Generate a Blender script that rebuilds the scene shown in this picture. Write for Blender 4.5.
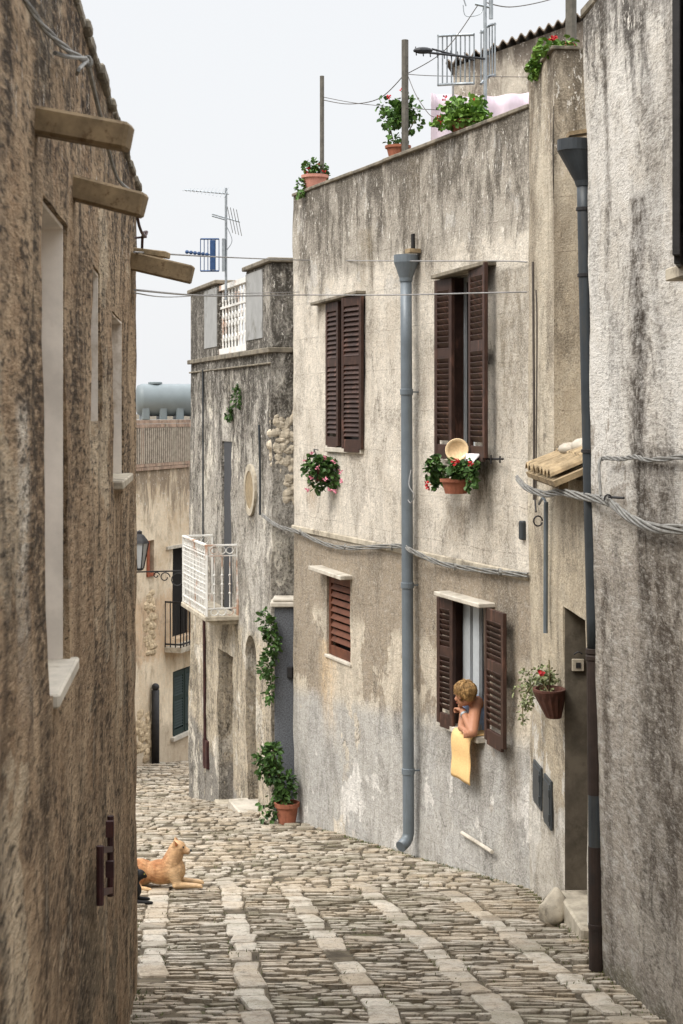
import bpy, math, random
from mathutils import Vector, Matrix, noise as mnoise
R = math.radians
random.seed(7)
scene = bpy.context.scene
for o in list(bpy.data.objects): bpy.data.objects.remove(o, do_unlink=True)
COL = scene.collection

# ------------------------------------------------------------------ camera
FPX, CX, HY = 1600.0, 341.5, 410.0
cam = bpy.data.cameras.new('camera')
cam.sensor_fit = 'VERTICAL'; cam.sensor_height = 36.0
cam.lens = FPX / 1024 * 36.0
cam.shift_y = -(512 - HY) / 1024
cam.clip_start = 0.05; cam.clip_end = 6000
cam.dof.use_dof = True; cam.dof.focus_distance = 14.5; cam.dof.aperture_fstop = 11
camo = bpy.data.objects.new('camera', cam); COL.objects.link(camo)
camo.location = (0, 0, 0); camo.rotation_euler = (R(90), 0, 0)
scene.camera = camo

# ------------------------------------------------------------------ world, sun, exposure
SUN_EL, SUN_AZ = R(50), R(232)      # azimuth clockwise from +Y, towards the sun
w = bpy.data.worlds.new('World'); scene.world = w; w.use_nodes = True
nt = w.node_tree; nt.nodes.clear()
out = nt.nodes.new('ShaderNodeOutputWorld'); bg = nt.nodes.new('ShaderNodeBackground')
sky = nt.nodes.new('ShaderNodeTexSky'); sky.sky_type = 'NISHITA'; sky.sun_disc = False
sky.sun_elevation = SUN_EL; sky.sun_rotation = SUN_AZ; sky.dust_density = 4; sky.air_density = 1.5
tc = nt.nodes.new('ShaderNodeTexCoord'); sp = nt.nodes.new('ShaderNodeSeparateXYZ')
nt.links.new(tc.outputs['Generated'], sp.inputs[0])
mr = nt.nodes.new('ShaderNodeMapRange'); mr.inputs['From Min'].default_value = 0.27; mr.inputs['From Max'].default_value = 0.9
mr.inputs['To Min'].default_value = 1.0; mr.inputs['To Max'].default_value = 4.5; mr.interpolation_type = 'SMOOTHSTEP'
nt.links.new(sp.outputs['Z'], mr.inputs['Value'])
cloud = nt.nodes.new('ShaderNodeVectorMath'); cloud.operation = 'SCALE'
cloud.inputs[0].default_value = (6.45, 6.54, 6.7)
nt.links.new(mr.outputs[0], cloud.inputs['Scale'])
mx = nt.nodes.new('ShaderNodeMixRGB'); mx.inputs[0].default_value = 0.93
nt.links.new(sky.outputs[0], mx.inputs[1]); nt.links.new(cloud.outputs[0], mx.inputs[2])
nt.links.new(mx.outputs[0], bg.inputs[0]); bg.inputs[1].default_value = 0.1
nt.links.new(bg.outputs[0], out.inputs[0])
sl = bpy.data.lights.new('sun', 'SUN'); sl.energy = 1.9; sl.angle = R(25); sl.color = (1, .95, .87)
so = bpy.data.objects.new('sun', sl); COL.objects.link(so)
sd = Vector((math.sin(SUN_AZ) * math.cos(SUN_EL), math.cos(SUN_AZ) * math.cos(SUN_EL), math.sin(SUN_EL)))
so.rotation_euler = sd.to_track_quat('Z', 'Y').to_euler(); so.location = sd * 40
vs = scene.view_settings; vs.view_transform = 'Standard'; vs.look = 'None'; vs.gamma = 1; vs.exposure = 0.55
vs.use_curve_mapping = False
scene.cycles.max_bounces = 5; scene.cycles.diffuse_bounces = 3; scene.cycles.glossy_bounces = 2

# ------------------------------------------------------------------ helpers
def srgb(r, g, b):
    f = lambda c: ((c / 255 + .055) / 1.055) ** 2.4 if c > 10 else c / 255 / 12.92
    return (f(r), f(g), f(b), 1)
MW = {}
def mw(o): return MW.get(o.name, Matrix.Identity(4))
def thing(name, label, cat, loc, rz=0.0, group=None):
    o = bpy.data.objects.new(name, None); COL.objects.link(o)
    o.empty_display_size = .1
    o.location = loc; o.rotation_euler = (0, 0, rz)
    group = group or {'potted_geranium': 'potted geraniums along the roof parapets', 'hanging_planter': 'flower pots hanging under the upper windows', 'tv_antenna': 'television aerials on the roofs'}.get(name)
    MW[o.name] = Matrix.Translation(Vector(loc)) @ Matrix.Rotation(rz, 4, 'Z')
    o['label'] = label; o['category'] = cat
    if group: o['group'] = group
    return o
class MB:
    def __init__(s): s.v = []; s.f = []; s.tone = []
    def add(s, vs, fs, tone=None):
        n = len(s.v); s.v += [Vector(p) for p in vs]
        for f in fs:
            s.f.append([i + n for i in f]); s.tone.append(random.random() if tone is None else tone)
        return s
    def obox(s, c, ax, ay, az):      # centre, three half-extent vectors
        c = Vector(c); ax = Vector(ax); ay = Vector(ay); az = Vector(az); t = random.random()
        if ax.cross(ay).dot(az) < 0: ax = -ax
        vs = [c + i * ax + j * ay + k * az for k in (-1, 1) for j in (-1, 1) for i in (-1, 1)]
        return s.add(vs, [(0, 2, 3, 1), (4, 5, 7, 6), (0, 1, 5, 4), (2, 6, 7, 3), (0, 4, 6, 2), (1, 3, 7, 5)], t)
    def box(s, x0, x1, y0, y1, z0, z1):
        return s.obox(((x0 + x1) / 2, (y0 + y1) / 2, (z0 + z1) / 2), ((x1 - x0) / 2, 0, 0), (0, (y1 - y0) / 2, 0), (0, 0, (z1 - z0) / 2))
    def fbox(s, F, u0, u1, z0, z1, d0, d1):
        a = F.P((u0 + u1) / 2, (z0 + z1) / 2, (d0 + d1) / 2)
        return s.obox(a, F.u3 * (u1 - u0) / 2, F.o3 * (d1 - d0) / 2, Vector((0, 0, (z1 - z0) / 2)))
    def bar(s, a, b, w, h=None, up=(0, 0, 1)):
        a = Vector(a); b = Vector(b); h = h or w; d = (b - a); n = d.normalized()
        x = n.cross(Vector(up))
        if x.length < 1e-3: x = n.cross(Vector((1, 0, 0)))
        x.normalize(); y = x.cross(n)
        return s.obox((a + b) / 2, d / 2, x * w / 2, y * h / 2)
    def tube(s, pts, r, n=8, caps=True, rs=None):
        pts = [Vector(p) for p in pts]; base = len(s.v); t = random.random()
        x = None; rings = []
        for i, p in enumerate(pts):
            d = (pts[min(i + 1, len(pts) - 1)] - pts[max(i - 1, 0)]).normalized()
            if x is None:
                x = d.cross(Vector((0, 0, 1)))
                if x.length < .05: x = d.cross(Vector((1, 0, 0)))
            x = (x - d * x.dot(d)).normalized(); y = d.cross(x); rr = rs[i] if rs else r
            rings.append([p + (x * math.cos(2 * math.pi * k / n) + y * math.sin(2 * math.pi * k / n)) * rr for k in range(n)])
        vs = [q for g in rings for q in g]; fs = []
        for i in range(len(pts) - 1):
            for k in range(n):
                a = i * n + k; b = i * n + (k + 1) % n
                fs.append((a, b, b + n, a + n))
        if caps: fs.append(tuple(range(n))[::-1]); fs.append(tuple(range((len(pts) - 1) * n, len(pts) * n)))
        return s.add(vs, fs, t)
    def lathe(s, c, prof, n=20, M=None):     # profile (radius, height) about local Z
        c = Vector(c); vs = []; fs = []; M = M or Matrix.Identity(3)
        for r, z in prof:
            for k in range(n):
                a = 2 * math.pi * k / n
                vs.append(c + M @ Vector((r * math.cos(a), r * math.sin(a), z)))
        for i in range(len(prof) - 1):
            for k in range(n):
                a = i * n + k; b = i * n + (k + 1) % n
                fs.append((a, b, b + n, a + n))
        return s.add(vs, fs, random.random())
    def ball(s, c, r, seg=12, M=None):
        r = Vector((r, r, r)) if not hasattr(r, '__len__') else Vector(r); M = M or Matrix.Identity(3)
        vs = []; fs = []; c = Vector(c); h = seg // 2 + 1
        for i in range(h + 1):
            th = math.pi * i / h
            for k in range(seg):
                a = 2 * math.pi * k / seg
                vs.append(c + M @ Vector((r.x * math.sin(th) * math.cos(a), r.y * math.sin(th) * math.sin(a), -r.z * math.cos(th))))
        for i in range(h):
            for k in range(seg):
                a = i * seg + k; b = i * seg + (k + 1) % seg
                fs.append((a, b, b + seg, a + seg))
        return s.add(vs, fs, random.random())
    def cap(s, a, b, ra, rb, seg=12):        # tapered capsule
        a = Vector(a); b = Vector(b); n = 5; pts = []; rs = []
        d = (b - a).normalized()
        for i in range(n): t = -math.pi / 2 + math.pi / 2 * (i + .3) / n; pts.append(a + d * ra * math.sin(t)); rs.append(ra * math.cos(t))
        for i in range(1, n + 1): t = math.pi / 2 * (i - .3) / n; pts.append(b + d * rb * math.sin(t)); rs.append(rb * math.cos(t))
        return s.tube(pts, 0, seg, True, rs)
    def leaf(s, p, d, nrm, L, W):
        d = Vector(d).normalized(); x = d.cross(Vector(nrm)).normalized(); up = x.cross(d)
        p = Vector(p); f = up * W * .22
        vs = [p, p + d * L * .3 - x * W * .5 + f, p + d * L * .75 - x * W * .36 + f, p + d * L, p + d * L * .75 + x * W * .36 + f, p + d * L * .3 + x * W * .5 + f]
        return s.add(vs, [(0, 3, 2, 1), (0, 5, 4, 3)], random.random())
def rv():
    while True:
        v = Vector((random.uniform(-1, 1), random.uniform(-1, 1), random.uniform(-1, 1)))
        if .05 < v.length < 1: return v
def obj(name, mb, mat, parent=None, origin=None, smooth=False, bevel=0, mods=None):
    if parent is not None: M = mw(parent)
    elif origin is not None: M = Matrix.Translation(Vector(origin))
    else: M = Matrix.Identity(4)
    inv = M.inverted()
    me = bpy.data.meshes.new(name); me.from_pydata([inv @ p for p in mb.v], [], mb.f); me.update()
    at = me.attributes.new('tone', 'FLOAT', 'FACE'); at.data.foreach_set('value', mb.tone)
    if smooth: me.polygons.foreach_set('use_smooth', [True] * len(me.polygons))
    me.materials.append(mat)
    o = bpy.data.objects.new(name, me); COL.objects.link(o)
    MW[o.name] = M
    if parent is not None: o.parent = parent
    elif origin is not None: o.location = origin
    if bevel:
        b = o.modifiers.new('bevel', 'BEVEL'); b.width = bevel; b.segments = 1; b.limit_method = 'ANGLE'
    return o
def tag(o, label, cat, group=None, kind=None):
    if label: o['label'] = label
    if cat: o['category'] = cat
    group = group or {'cable_bundle': 'cable bundles strung along the walls', 'roof_pole': 'poles rising from the roof terrace', 'weed': 'weeds growing out of the balcony house wall', 'cable_hook': 'iron cable hooks on the walls'}.get(o.name.split('.')[0])
    if o.name.startswith('cable') and label and 'wire' in label: group = 'thin wires strung across the sky and walls'
    if group: o['group'] = group
    if kind: o['kind'] = kind
    return o
def remesh(o, vox, it=6):
    m = o.modifiers.new('remesh', 'REMESH'); m.mode = 'VOXEL'; m.voxel_size = vox; m.use_smooth_shade = True
    s = o.modifiers.new('smooth', 'SMOOTH'); s.iterations = it; s.factor = .5
def smooth_path(pts, n=6):
    pts = [Vector(p) for p in pts]; P = [pts[0]] + pts + [pts[-1]]; o = []
    for i in range(1, len(P) - 2):
        a, b, c, d = P[i - 1:i + 3]
        for k in range(n):
            t = k / n
            o.append(.5 * ((2 * b) + (c - a) * t + (2 * a - 5 * b + 4 * c - d) * t * t + (3 * b - a - 3 * c + d) * t ** 3))
    return o + [pts[-1]]

class Frame:      # a wall plane: origin, along-wall direction; P(u, z, outward distance)
    def __init__(s, a, b):
        s.a = Vector((a[0], a[1])); d = Vector((b[0] - a[0], b[1] - a[1])); s.L = d.length; s.u = d / s.L
        s.u3 = Vector((s.u.x, s.u.y, 0)); s.i3 = Vector((-s.u.y, s.u.x, 0)); s.o3 = -s.i3
        s.rz = math.atan2(s.u.y, s.u.x)
    def P(s, u, z, d=0): return Vector((s.a.x, s.a.y, 0)) + s.u3 * u + s.o3 * d + Vector((0, 0, z))
    def q(s, x, y, d=0):      # where the sight line of a photo point meets the wall plane
        r = Vector(((x - CX) / FPX, 1, (HY - y) / FPX)); p0 = s.P(0, 0, d)
        t = p0.dot(s.o3) / r.dot(s.o3); w_ = r * t
        return (w_ - p0).dot(s.u3), w_.z
    def W(s, x, y, d=0):
        u, z = s.q(x, y, d); return s.P(u, z, d)
def at(x, y, Y): return Vector(((x - CX) / FPX * Y, Y, (HY - y) / FPX * Y))
GP = [(-60, -1.0), (-8, -1.0), (0, -1.93), (20, -5.03), (24.6, -5.95), (30, -6.65), (32.3, -7.06), (45, -9.2), (80, -11), (5000, -12)]
def g(Y):
    for (a, za), (b, zb) in zip(GP, GP[1:]):
        if Y <= b: return za + (zb - za) * (Y - a) / (b - a)
    return -12

# ------------------------------------------------------------------ materials
class N:
    def __init__(s, name):
        s.m = bpy.data.materials.new(name); s.m.use_nodes = True; s.t = s.m.node_tree; s.t.nodes.clear()
        s.out = s.t.nodes.new('ShaderNodeOutputMaterial'); s.b = s.t.nodes.new('ShaderNodeBsdfPrincipled')
        s.t.links.new(s.b.outputs[0], s.out.inputs[0]); s.tc = s.t.nodes.new('ShaderNodeTexCoord').outputs['Object']
    def put(s, inp, v):
        if isinstance(v, bpy.types.NodeSocket): s.t.links.new(v, inp)
        elif v is not None: inp.default_value = v
    def math(s, op, a, b=None, clamp=False):
        n = s.t.nodes.new('ShaderNodeMath'); n.operation = op; n.use_clamp = clamp; s.put(n.inputs[0], a)
        if b is not None: s.put(n.inputs[1], b)
        return n.outputs[0]
    def mr(s, v, a, b, c=0.0, d=1.0, sm=True):
        n = s.t.nodes.new('ShaderNodeMapRange'); n.clamp = True
        if sm: n.interpolation_type = 'SMOOTHSTEP'
        if sm and a > b: a, b, c, d = b, a, d, c
        s.put(n.inputs['Value'], v)
        for k, x in (('From Min', a), ('From Max', b), ('To Min', c), ('To Max', d)): n.inputs[k].default_value = x
        return n.outputs[0]
    def map(s, sc=(1, 1, 1), loc=(0, 0, 0), vec=None):
        n = s.t.nodes.new('ShaderNodeMapping'); s.put(n.inputs[0], vec or s.tc); n.inputs['Scale'].default_value = sc
        n.inputs['Location'].default_value = loc; return n.outputs[0]
    def noise(s, sc, det=5, ro=.6, vec=None, dist=0, m=None, loc=(0, 0, 0)):
        n = s.t.nodes.new('ShaderNodeTexNoise'); s.put(n.inputs['Vector'], vec or (s.map(m, loc) if m else s.map((1, 1, 1), loc)))
        n.inputs['Scale'].default_value = sc; n.inputs['Detail'].default_value = det; n.inputs['Roughness'].default_value = ro
        n.inputs['Distortion'].default_value = dist; return n.outputs['Fac']
    def vor(s, sc, feat='F1', vec=None):
        n = s.t.nodes.new('ShaderNodeTexVoronoi'); n.feature = feat; s.put(n.inputs['Vector'], vec or s.tc); n.inputs['Scale'].default_value = sc
        return n.outputs['Distance']
    def mix(s, f, a, b, bl='MIX'):
        n = s.t.nodes.new('ShaderNodeMixRGB'); n.blend_type = bl; s.put(n.inputs[0], f); s.put(n.inputs[1], a); s.put(n.inputs[2], b); return n.outputs[0]
    def gray(s, v):
        n = s.t.nodes.new('ShaderNodeCombineXYZ')
        for i in range(3): s.put(n.inputs[i], v)
        return n.outputs[0]
    def sep(s, vec=None):
        n = s.t.nodes.new('ShaderNodeSeparateXYZ'); s.put(n.inputs[0], vec or s.tc); return n.outputs
    def attr(s, nm='tone'):
        n = s.t.nodes.new('ShaderNodeAttribute'); n.attribute_name = nm; return n.outputs['Fac']
    def bump(s, h, st, dist=.01):
        n = s.t.nodes.new('ShaderNodeBump'); n.inputs['Strength'].default_value = st; n.inputs['Distance'].default_value = dist
        s.put(n.inputs['Height'], h); s.t.links.new(n.outputs[0], s.b.inputs['Normal'])
    def done(s, col, rough=.9, metal=0, spec=.3):
        s.put(s.b.inputs['Base Color'], col); s.put(s.b.inputs['Roughness'], rough); s.b.inputs['Metallic'].default_value = metal
        s.b.inputs['Specular IOR Level'].default_value = spec; return s.m

def simple(name, col, rough=.7, metal=0, var=.25, sc=14, dirt=None, spec=.3, bump=.2, streak=None):
    n = N(name); f = n.noise(sc, 6, .65)
    c = n.mix(1, col, n.gray(n.mr(f, .3, .7, 1 - var, 1 + var * .6)), 'MULTIPLY')
    if dirt: c = n.mix(n.mr(n.noise(sc * .45, 8, .7, loc=(3, 1, 7), m=streak), .52, .66, 0, .85), c, dirt)
    n.bump(n.noise(sc * 6, 4, .6), bump, .003)
    return n.done(c, rough, metal, spec)

def plaster(name, zb, light, mid, dark, blotch=(.42, .62), streak=(.5, .68, .8), topz=None, toplen=1.4, grain=.3, bump=.5,
            rough_sc=45, zones=(), drips=(), patches=None, joints=0, cracks=1, base=None, seed=0, speck=.5, mott_sc=13, run=(9, 1.6), bands=.5, ux=.8, sat=.78, blots=.5, sharp=(), gr2=1.0):
    def ds(c_):
        l_ = .3 * c_[0] + .6 * c_[1] + .1 * c_[2]; return tuple(l_ + (k_ - l_) * sat for k_ in c_[:3]) + (1,)
    light, mid, dark = ds(light), ds(mid), ds(dark); zones = [z_[:3] + (ds(z_[3]),) + z_[4:] for z_ in zones]
    n = N(name); L = (seed * 3.1, seed, seed * 1.7)
    v = n.map((1, 1, 1), (0, 0, zb)); x, y, z = n.sep(v)
    big = n.noise(1.1, 5, .7, loc=L, dist=.5)
    band = n.noise(1.0, 4, .65, loc=(L[1], 4, 2), m=(3.6 * (ux + 1) / 2, 3.6, .55), dist=.5)
    runs = n.noise(1.0, 5, .75, loc=(seed * 2, 0, 5), m=(run[0] * ux, run[0], run[1]), dist=.8)
    mott = n.noise(mott_sc, 6, .78, loc=(2, 2, seed), m=(ux, 1, .75))
    blot = n.noise(1.0, 5, .74, loc=(seed, 7, 3), m=(2.6 * (ux + 1) / 2, 2.6, 1.25), dist=.3)
    fine = n.noise(rough_sc * 2.2, 3, .7, m=(ux, 1, .8), loc=(8, 1, 1))
    c = n.mix(n.mr(n.math('ADD', n.math('MULTIPLY', big, .65), n.math('MULTIPLY', mott, .35)), blotch[0], blotch[1]), light, mid)
    c = n.mix(n.math('MULTIPLY', n.mr(band, .46, .34, 0, bands * .8), n.mr(runs, .4, .6, .3, 1)), c, light)
    zz0 = n.math('ADD', z, n.math('MULTIPLY', n.math('SUBTRACT', n.math('ADD', n.math('MULTIPLY', big, .6), n.math('MULTIPLY', runs, .4)), .5), 1.0))
    for (zlo, zhi, sl, col, amt, nz) in zones:       # bands of another coat or of damp, boundary sloped and ragged
        zz = n.math('SUBTRACT', n.math('ADD', z, n.math('MULTIPLY', n.math('SUBTRACT', zz0, z), nz * 2)), n.math('MULTIPLY', x, sl))
        mk = n.math('MULTIPLY', n.mr(zz, zlo - .1, zlo + .1), n.mr(zz, zhi + .09, zhi - .09))
        mk = n.math('MULTIPLY', mk, n.mr(mott, .36, .54, amt * .55, amt))
        c = n.mix(mk, c, col)
    for (zlo, zhi, sl, th, col, amt, sc_, sd_) in sharp:      # lost or later coats with a ragged hard edge
        pz = n.math('SUBTRACT', z, n.math('MULTIPLY', x, sl))
        pn = n.noise(1.0, 5, .62, loc=(sd_, seed, 1), m=(sc_ * (ux + 1) / 2, sc_, sc_ * .75))
        pm = n.math('MULTIPLY', n.mr(pn, th, th + .018), n.math('MULTIPLY', n.mr(pz, zlo - .15, zlo + .1), n.mr(pz, zhi + .15, zhi - .1)))
        c = n.mix(n.math('MULTIPLY', pm, n.mr(mott, .34, .5, amt * .7, amt)), c, ds(col))
    c = n.mix(n.math('MULTIPLY', n.mr(blot, .5, .62, 0, blots), n.mr(mott, .36, .56, .45, 1)), c, dark)
    c = n.mix(n.math('MULTIPLY', n.mr(band, .5, .66, 0, bands), n.mr(mott, .35, .6, .35, 1)), c, dark)
    rm = n.math('ADD', n.math('MULTIPLY', runs, .62), n.math('MULTIPLY', mott, .38))
    c = n.mix(n.math('MULTIPLY', n.mr(rm, streak[0], streak[1], 0, streak[2]), n.mr(big, .38, .58, .25, 1)), c, dark)
    if topz is not None:
        tf = n.mr(z, topz - toplen, topz - .05, 0, 1, False)
        tm = n.mr(n.math('ADD', n.math('ADD', n.math('MULTIPLY', runs, .45), n.math('MULTIPLY', band, .45)), n.math('MULTIPLY', tf, .17)), .5, .64, 0, .85)
        c = n.mix(n.math('MULTIPLY', tm, n.mr(tf, 0, .3)), c, dark)
        fl = n.noise(1.0, 3, .8, loc=(9, 3, seed), m=(20, 20, 8))
        c = n.mix(n.math('MULTIPLY', n.mr(fl, .61, .65, 0, .8), n.mr(tf, .05, .5)), c, srgb(226, 220, 210))
    for (u, z1, z0, wd, col, amt) in drips:
        dx = n.math('ABSOLUTE', n.math('ADD', n.math('SUBTRACT', x, u), n.math('MULTIPLY', n.math('SUBTRACT', big, .5), .5)))
        m_ = n.math('MULTIPLY', n.mr(dx, wd * .2, wd, 1, 0), n.math('MULTIPLY', n.mr(z, z0, z0 + (z1 - z0) * .8), n.mr(z, z1 - .02, z1 + .05, 1, 0)))
        m_ = n.math('MULTIPLY', m_, n.mr(rm, .4, .58, amt * .3, amt))
        c = n.mix(m_, c, col)
    if patches:
        c = n.mix(n.mr(n.math('ADD', n.math('MULTIPLY', band, .5), n.math('MULTIPLY', big, .5)), patches[0], patches[0] + .03, 0, patches[2]), c, patches[1])
    c = n.mix(1, c, n.gray(n.mr(mott, .38, .62, 1 - grain, 1 + grain * .5, False)), 'MULTIPLY')
    c = n.mix(n.mr(n.math('ADD', n.math('MULTIPLY', fine, .7), n.math('MULTIPLY', blot, .3)), .52, .6, 0, speck), c, dark)
    c = n.mix(n.mr(fine, .46, .36, 0, speck * .7 * gr2), c, light)
    hh = n.math('ADD', fine, n.math('MULTIPLY', mott, 2.2))
    if joints:
        b = n.t.nodes.new('ShaderNodeTexBrick'); vv = n.t.nodes.new('ShaderNodeCombineXYZ')
        wv = n.math('MULTIPLY', n.math('SUBTRACT', big, .5), .12)
        n.put(vv.inputs[0], n.math('ADD', x, wv)); n.put(vv.inputs[1], n.math('ADD', z, wv)); n.put(b.inputs['Vector'], vv.outputs[0])
        b.inputs['Scale'].default_value = 1; b.inputs['Brick Width'].default_value = .82; b.inputs['Row Height'].default_value = .41
        b.inputs['Mortar Size'].default_value = .007; b.inputs['Mortar Smooth'].default_value = .8
        jm = n.math('MULTIPLY', b.outputs['Fac'], n.mr(mott, .42, .6, 0, joints))
        c = n.mix(jm, c, dark)
    if cracks:
        av = n.t.nodes.new('ShaderNodeVectorMath'); av.operation = 'MULTIPLY_ADD'; cv = n.t.nodes.new('ShaderNodeCombineXYZ')
        n.put(cv.inputs[0], mott); n.put(cv.inputs[2], big); n.put(av.inputs[0], cv.outputs[0]); av.inputs[1].default_value = (.3, .3, .9); n.put(av.inputs[2], n.map((1, 1, .5), L))
        ed = n.vor(.8, 'DISTANCE_TO_EDGE', av.outputs[0])
        cm = n.math('MULTIPLY', n.mr(ed, .002, .007, 1, 0), n.mr(band, .5, .6, 0, .75 * cracks))
        c = n.mix(cm, c, srgb(48, 42, 36))
    n.bump(hh, bump, .016)
    return n.done(c, .92, 0, .15)

DK = srgb(72, 63, 53)
M = {}
M['shutter'] = simple('brown_painted_wood', srgb(56, 37, 29), .55, var=.3, sc=9, dirt=srgb(96, 66, 54), streak=(3, 3, .6))
M['shutter_red'] = simple('worn_red_brown_wood', srgb(92, 54, 36), .65, var=.3, sc=9, dirt=srgb(75, 42, 30))
M['shutter_green'] = simple('dark_green_paint', srgb(26, 42, 38), .6)
M['zinc'] = simple('grey_pipe_paint', srgb(98, 106, 112), .42, var=.15, sc=5, dirt=srgb(88, 94, 96), metal=.1, spec=.5, streak=(4, 4, .5))
M['zinc_dark'] = simple('dark_grey_zinc', srgb(50, 55, 59), .5, var=.25, sc=5, dirt=srgb(60, 60, 58), metal=.2, spec=.45, streak=(4, 4, .6))
M['iron_brown'] = simple('rusty_brown_iron', srgb(48, 37, 31), .7, var=.35, sc=7, dirt=srgb(38, 33, 30), spec=.3)
M['iron'] = simple('dark_iron', srgb(40, 38, 38), .6, var=.3)
M['rust_iron'] = simple('rusted_purple_iron', srgb(58, 34, 34), .6, var=.4, dirt=srgb(84, 50, 36))
M['wood'] = simple('old_beam_wood', srgb(122, 104, 78), .8, var=.4, sc=10, dirt=srgb(84, 64, 42), streak=(1, 8, 8))
M['stone_trim'] = simple('weathered_stone', srgb(170, 160, 142), .9, var=.3, sc=8, dirt=srgb(100, 92, 80), bump=.5)
M['white_trim'] = simple('pale_marble_sill', srgb(182, 174, 160), .7, var=.2, sc=8, dirt=srgb(140, 130, 115))
M['coping'] = simple('grimy_coping', srgb(120, 112, 98), .9, var=.4, sc=9, dirt=srgb(62, 58, 50), bump=.6)
M['white_iron'] = simple('rust_spotted_white_iron', srgb(214, 212, 206), .6, var=.12, sc=5, dirt=srgb(160, 112, 78))
M['white_frame'] = simple('white_window_frame', srgb(168, 172, 174), .5, var=.08)
M['terracotta'] = simple('terracotta', srgb(148, 92, 70), .8, var=.25, sc=12, dirt=srgb(128, 78, 56))
M['pink_pot'] = simple('pink_terracotta', srgb(184, 130, 114), .8, var=.15)
M['brown_pot'] = simple('dark_brown_pot', srgb(84, 52, 42), .75, var=.3)
M['tile'] = simple('pale_roof_tile', srgb(150, 131, 102), .9, var=.4, sc=12, dirt=srgb(108, 92, 68), bump=.6)
M['corr'] = simple('grey_corrugated_sheet', srgb(140, 128, 116), .9, var=.3, dirt=srgb(98, 86, 76))
M['cable'] = simple('grey_cable', srgb(122, 120, 115), .6, var=.35, sc=20, dirt=srgb(92, 88, 82))
M['cable_dark'] = simple('dark_cable', srgb(74, 68, 62), .6, var=.3)
M['wire'] = simple('steel_wire', srgb(128, 126, 124), .5)
M['alu'] = simple('aluminium', srgb(150, 155, 158), .4, metal=.5)
M['blue'] = simple('blue_plastic', srgb(44, 70, 108), .5)
M['rubber'] = simple('black_plastic', srgb(36, 37, 40), .5)
M['post'] = simple('weathered_post', srgb(92, 88, 80), .8, var=.3)
M['tank'] = simple('grey_tank', srgb(104, 112, 114), .45, var=.08, sc=4)
M['granite'] = simple('dark_granite', srgb(92, 94, 98), .8, var=.45, sc=60)
M['brick'] = simple('old_red_brick', srgb(156, 132, 114), .9, var=.4, sc=9, dirt=srgb(150, 138, 120))
M['greypanel'] = simple('grey_render_panel', srgb(148, 148, 146), .85, var=.12, sc=4, dirt=srgb(110, 108, 102))
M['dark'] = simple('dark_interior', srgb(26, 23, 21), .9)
M['cream_reveal'] = simple('whitewashed_reveal', srgb(226, 216, 204), .9, var=.22, sc=3, dirt=srgb(150, 128, 100))
M['door_grey'] = simple('grey_door', srgb(62, 63, 66), .7, var=.12)
M['door_wood'] = simple('weathered_door', srgb(92, 76, 60), .8, var=.25, sc=5)
M['towel'] = simple('yellow_towelling', srgb(224, 186, 128), .95, var=.1, sc=60, bump=.8)
M['pink_sheet'] = simple('pale_pink_cotton', srgb(206, 190, 198), .9, var=.04)
M['white_cloth'] = simple('white_cloth', srgb(214, 206, 206), .9, var=.1)
M['straw'] = simple('pale_straw', srgb(206, 180, 142), .85, var=.15, sc=50)
M['skin'] = simple('suntanned_skin', srgb(166, 116, 88), .5, var=.08, sc=10, spec=.35, bump=.05)
M['hair'] = simple('short_blonde_hair', srgb(158, 124, 78), .6, var=.5, sc=45, dirt=srgb(104, 78, 48), bump=.3)
M['blue_top'] = simple('pale_blue_cotton', srgb(150, 172, 205), .85)
M['lampglass'] = simple('milky_lamp_glass', srgb(170, 172, 172), .25, var=.08)
M['pinkfl'] = simple('pink_petals', srgb(206, 128, 146), .7)
M['redfl'] = simple('red_petals', srgb(184, 44, 48), .7)
M['black_fur'] = simple('black_fur', srgb(20, 19, 20), .7, bump=.6, sc=30)
def leafmat(name, a, b):
    n = N(name); c = n.mix(n.attr(), a, b); c = n.mix(n.mr(n.noise(9, 3), .4, .65, 0, .4), c, b)
    n.b.inputs['Transmission Weight'].default_value = 0
    return n.done(c, .55, 0, .3)
M['leaf'] = leafmat('geranium_leaf', srgb(44, 72, 34), srgb(86, 118, 50))
M['leafdk'] = leafmat('dark_leaf', srgb(30, 54, 26), srgb(76, 106, 48))
M['leafy'] = leafmat('fresh_leaf', srgb(60, 96, 36), srgb(112, 142, 58))
M['leafgrey'] = leafmat('greygreen_leaf', srgb(80, 92, 62), srgb(138, 142, 100))
M['stem'] = simple('plant_stem', srgb(92, 84, 56), .8)
M['moss'] = leafmat('moss', srgb(60, 66, 34), srgb(100, 106, 56))
n = N('tan_dog_fur'); x, y, z = n.sep()
c = n.mix(n.mr(n.noise(9, 5, .6), .4, .6), srgb(176, 132, 92), srgb(146, 98, 62))
c = n.mix(n.math('MULTIPLY', n.mr(x, -.02, .07), n.mr(z, .12, .2, .9, .55)), c, srgb(198, 166, 126))
c = n.mix(n.mr(x, .17, .24), c, srgb(200, 174, 146)); c = n.mix(n.mr(z, .08, .02), c, srgb(192, 160, 120))
fu = n.noise(55, 4, .7, m=(.35, 1, 1)); c = n.mix(1, c, n.gray(n.mr(fu, .38, .62, .78, 1.14, False)), 'MULTIPLY'); n.bump(fu, .9, .01); M['dog'] = n.done(c, .8)

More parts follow.
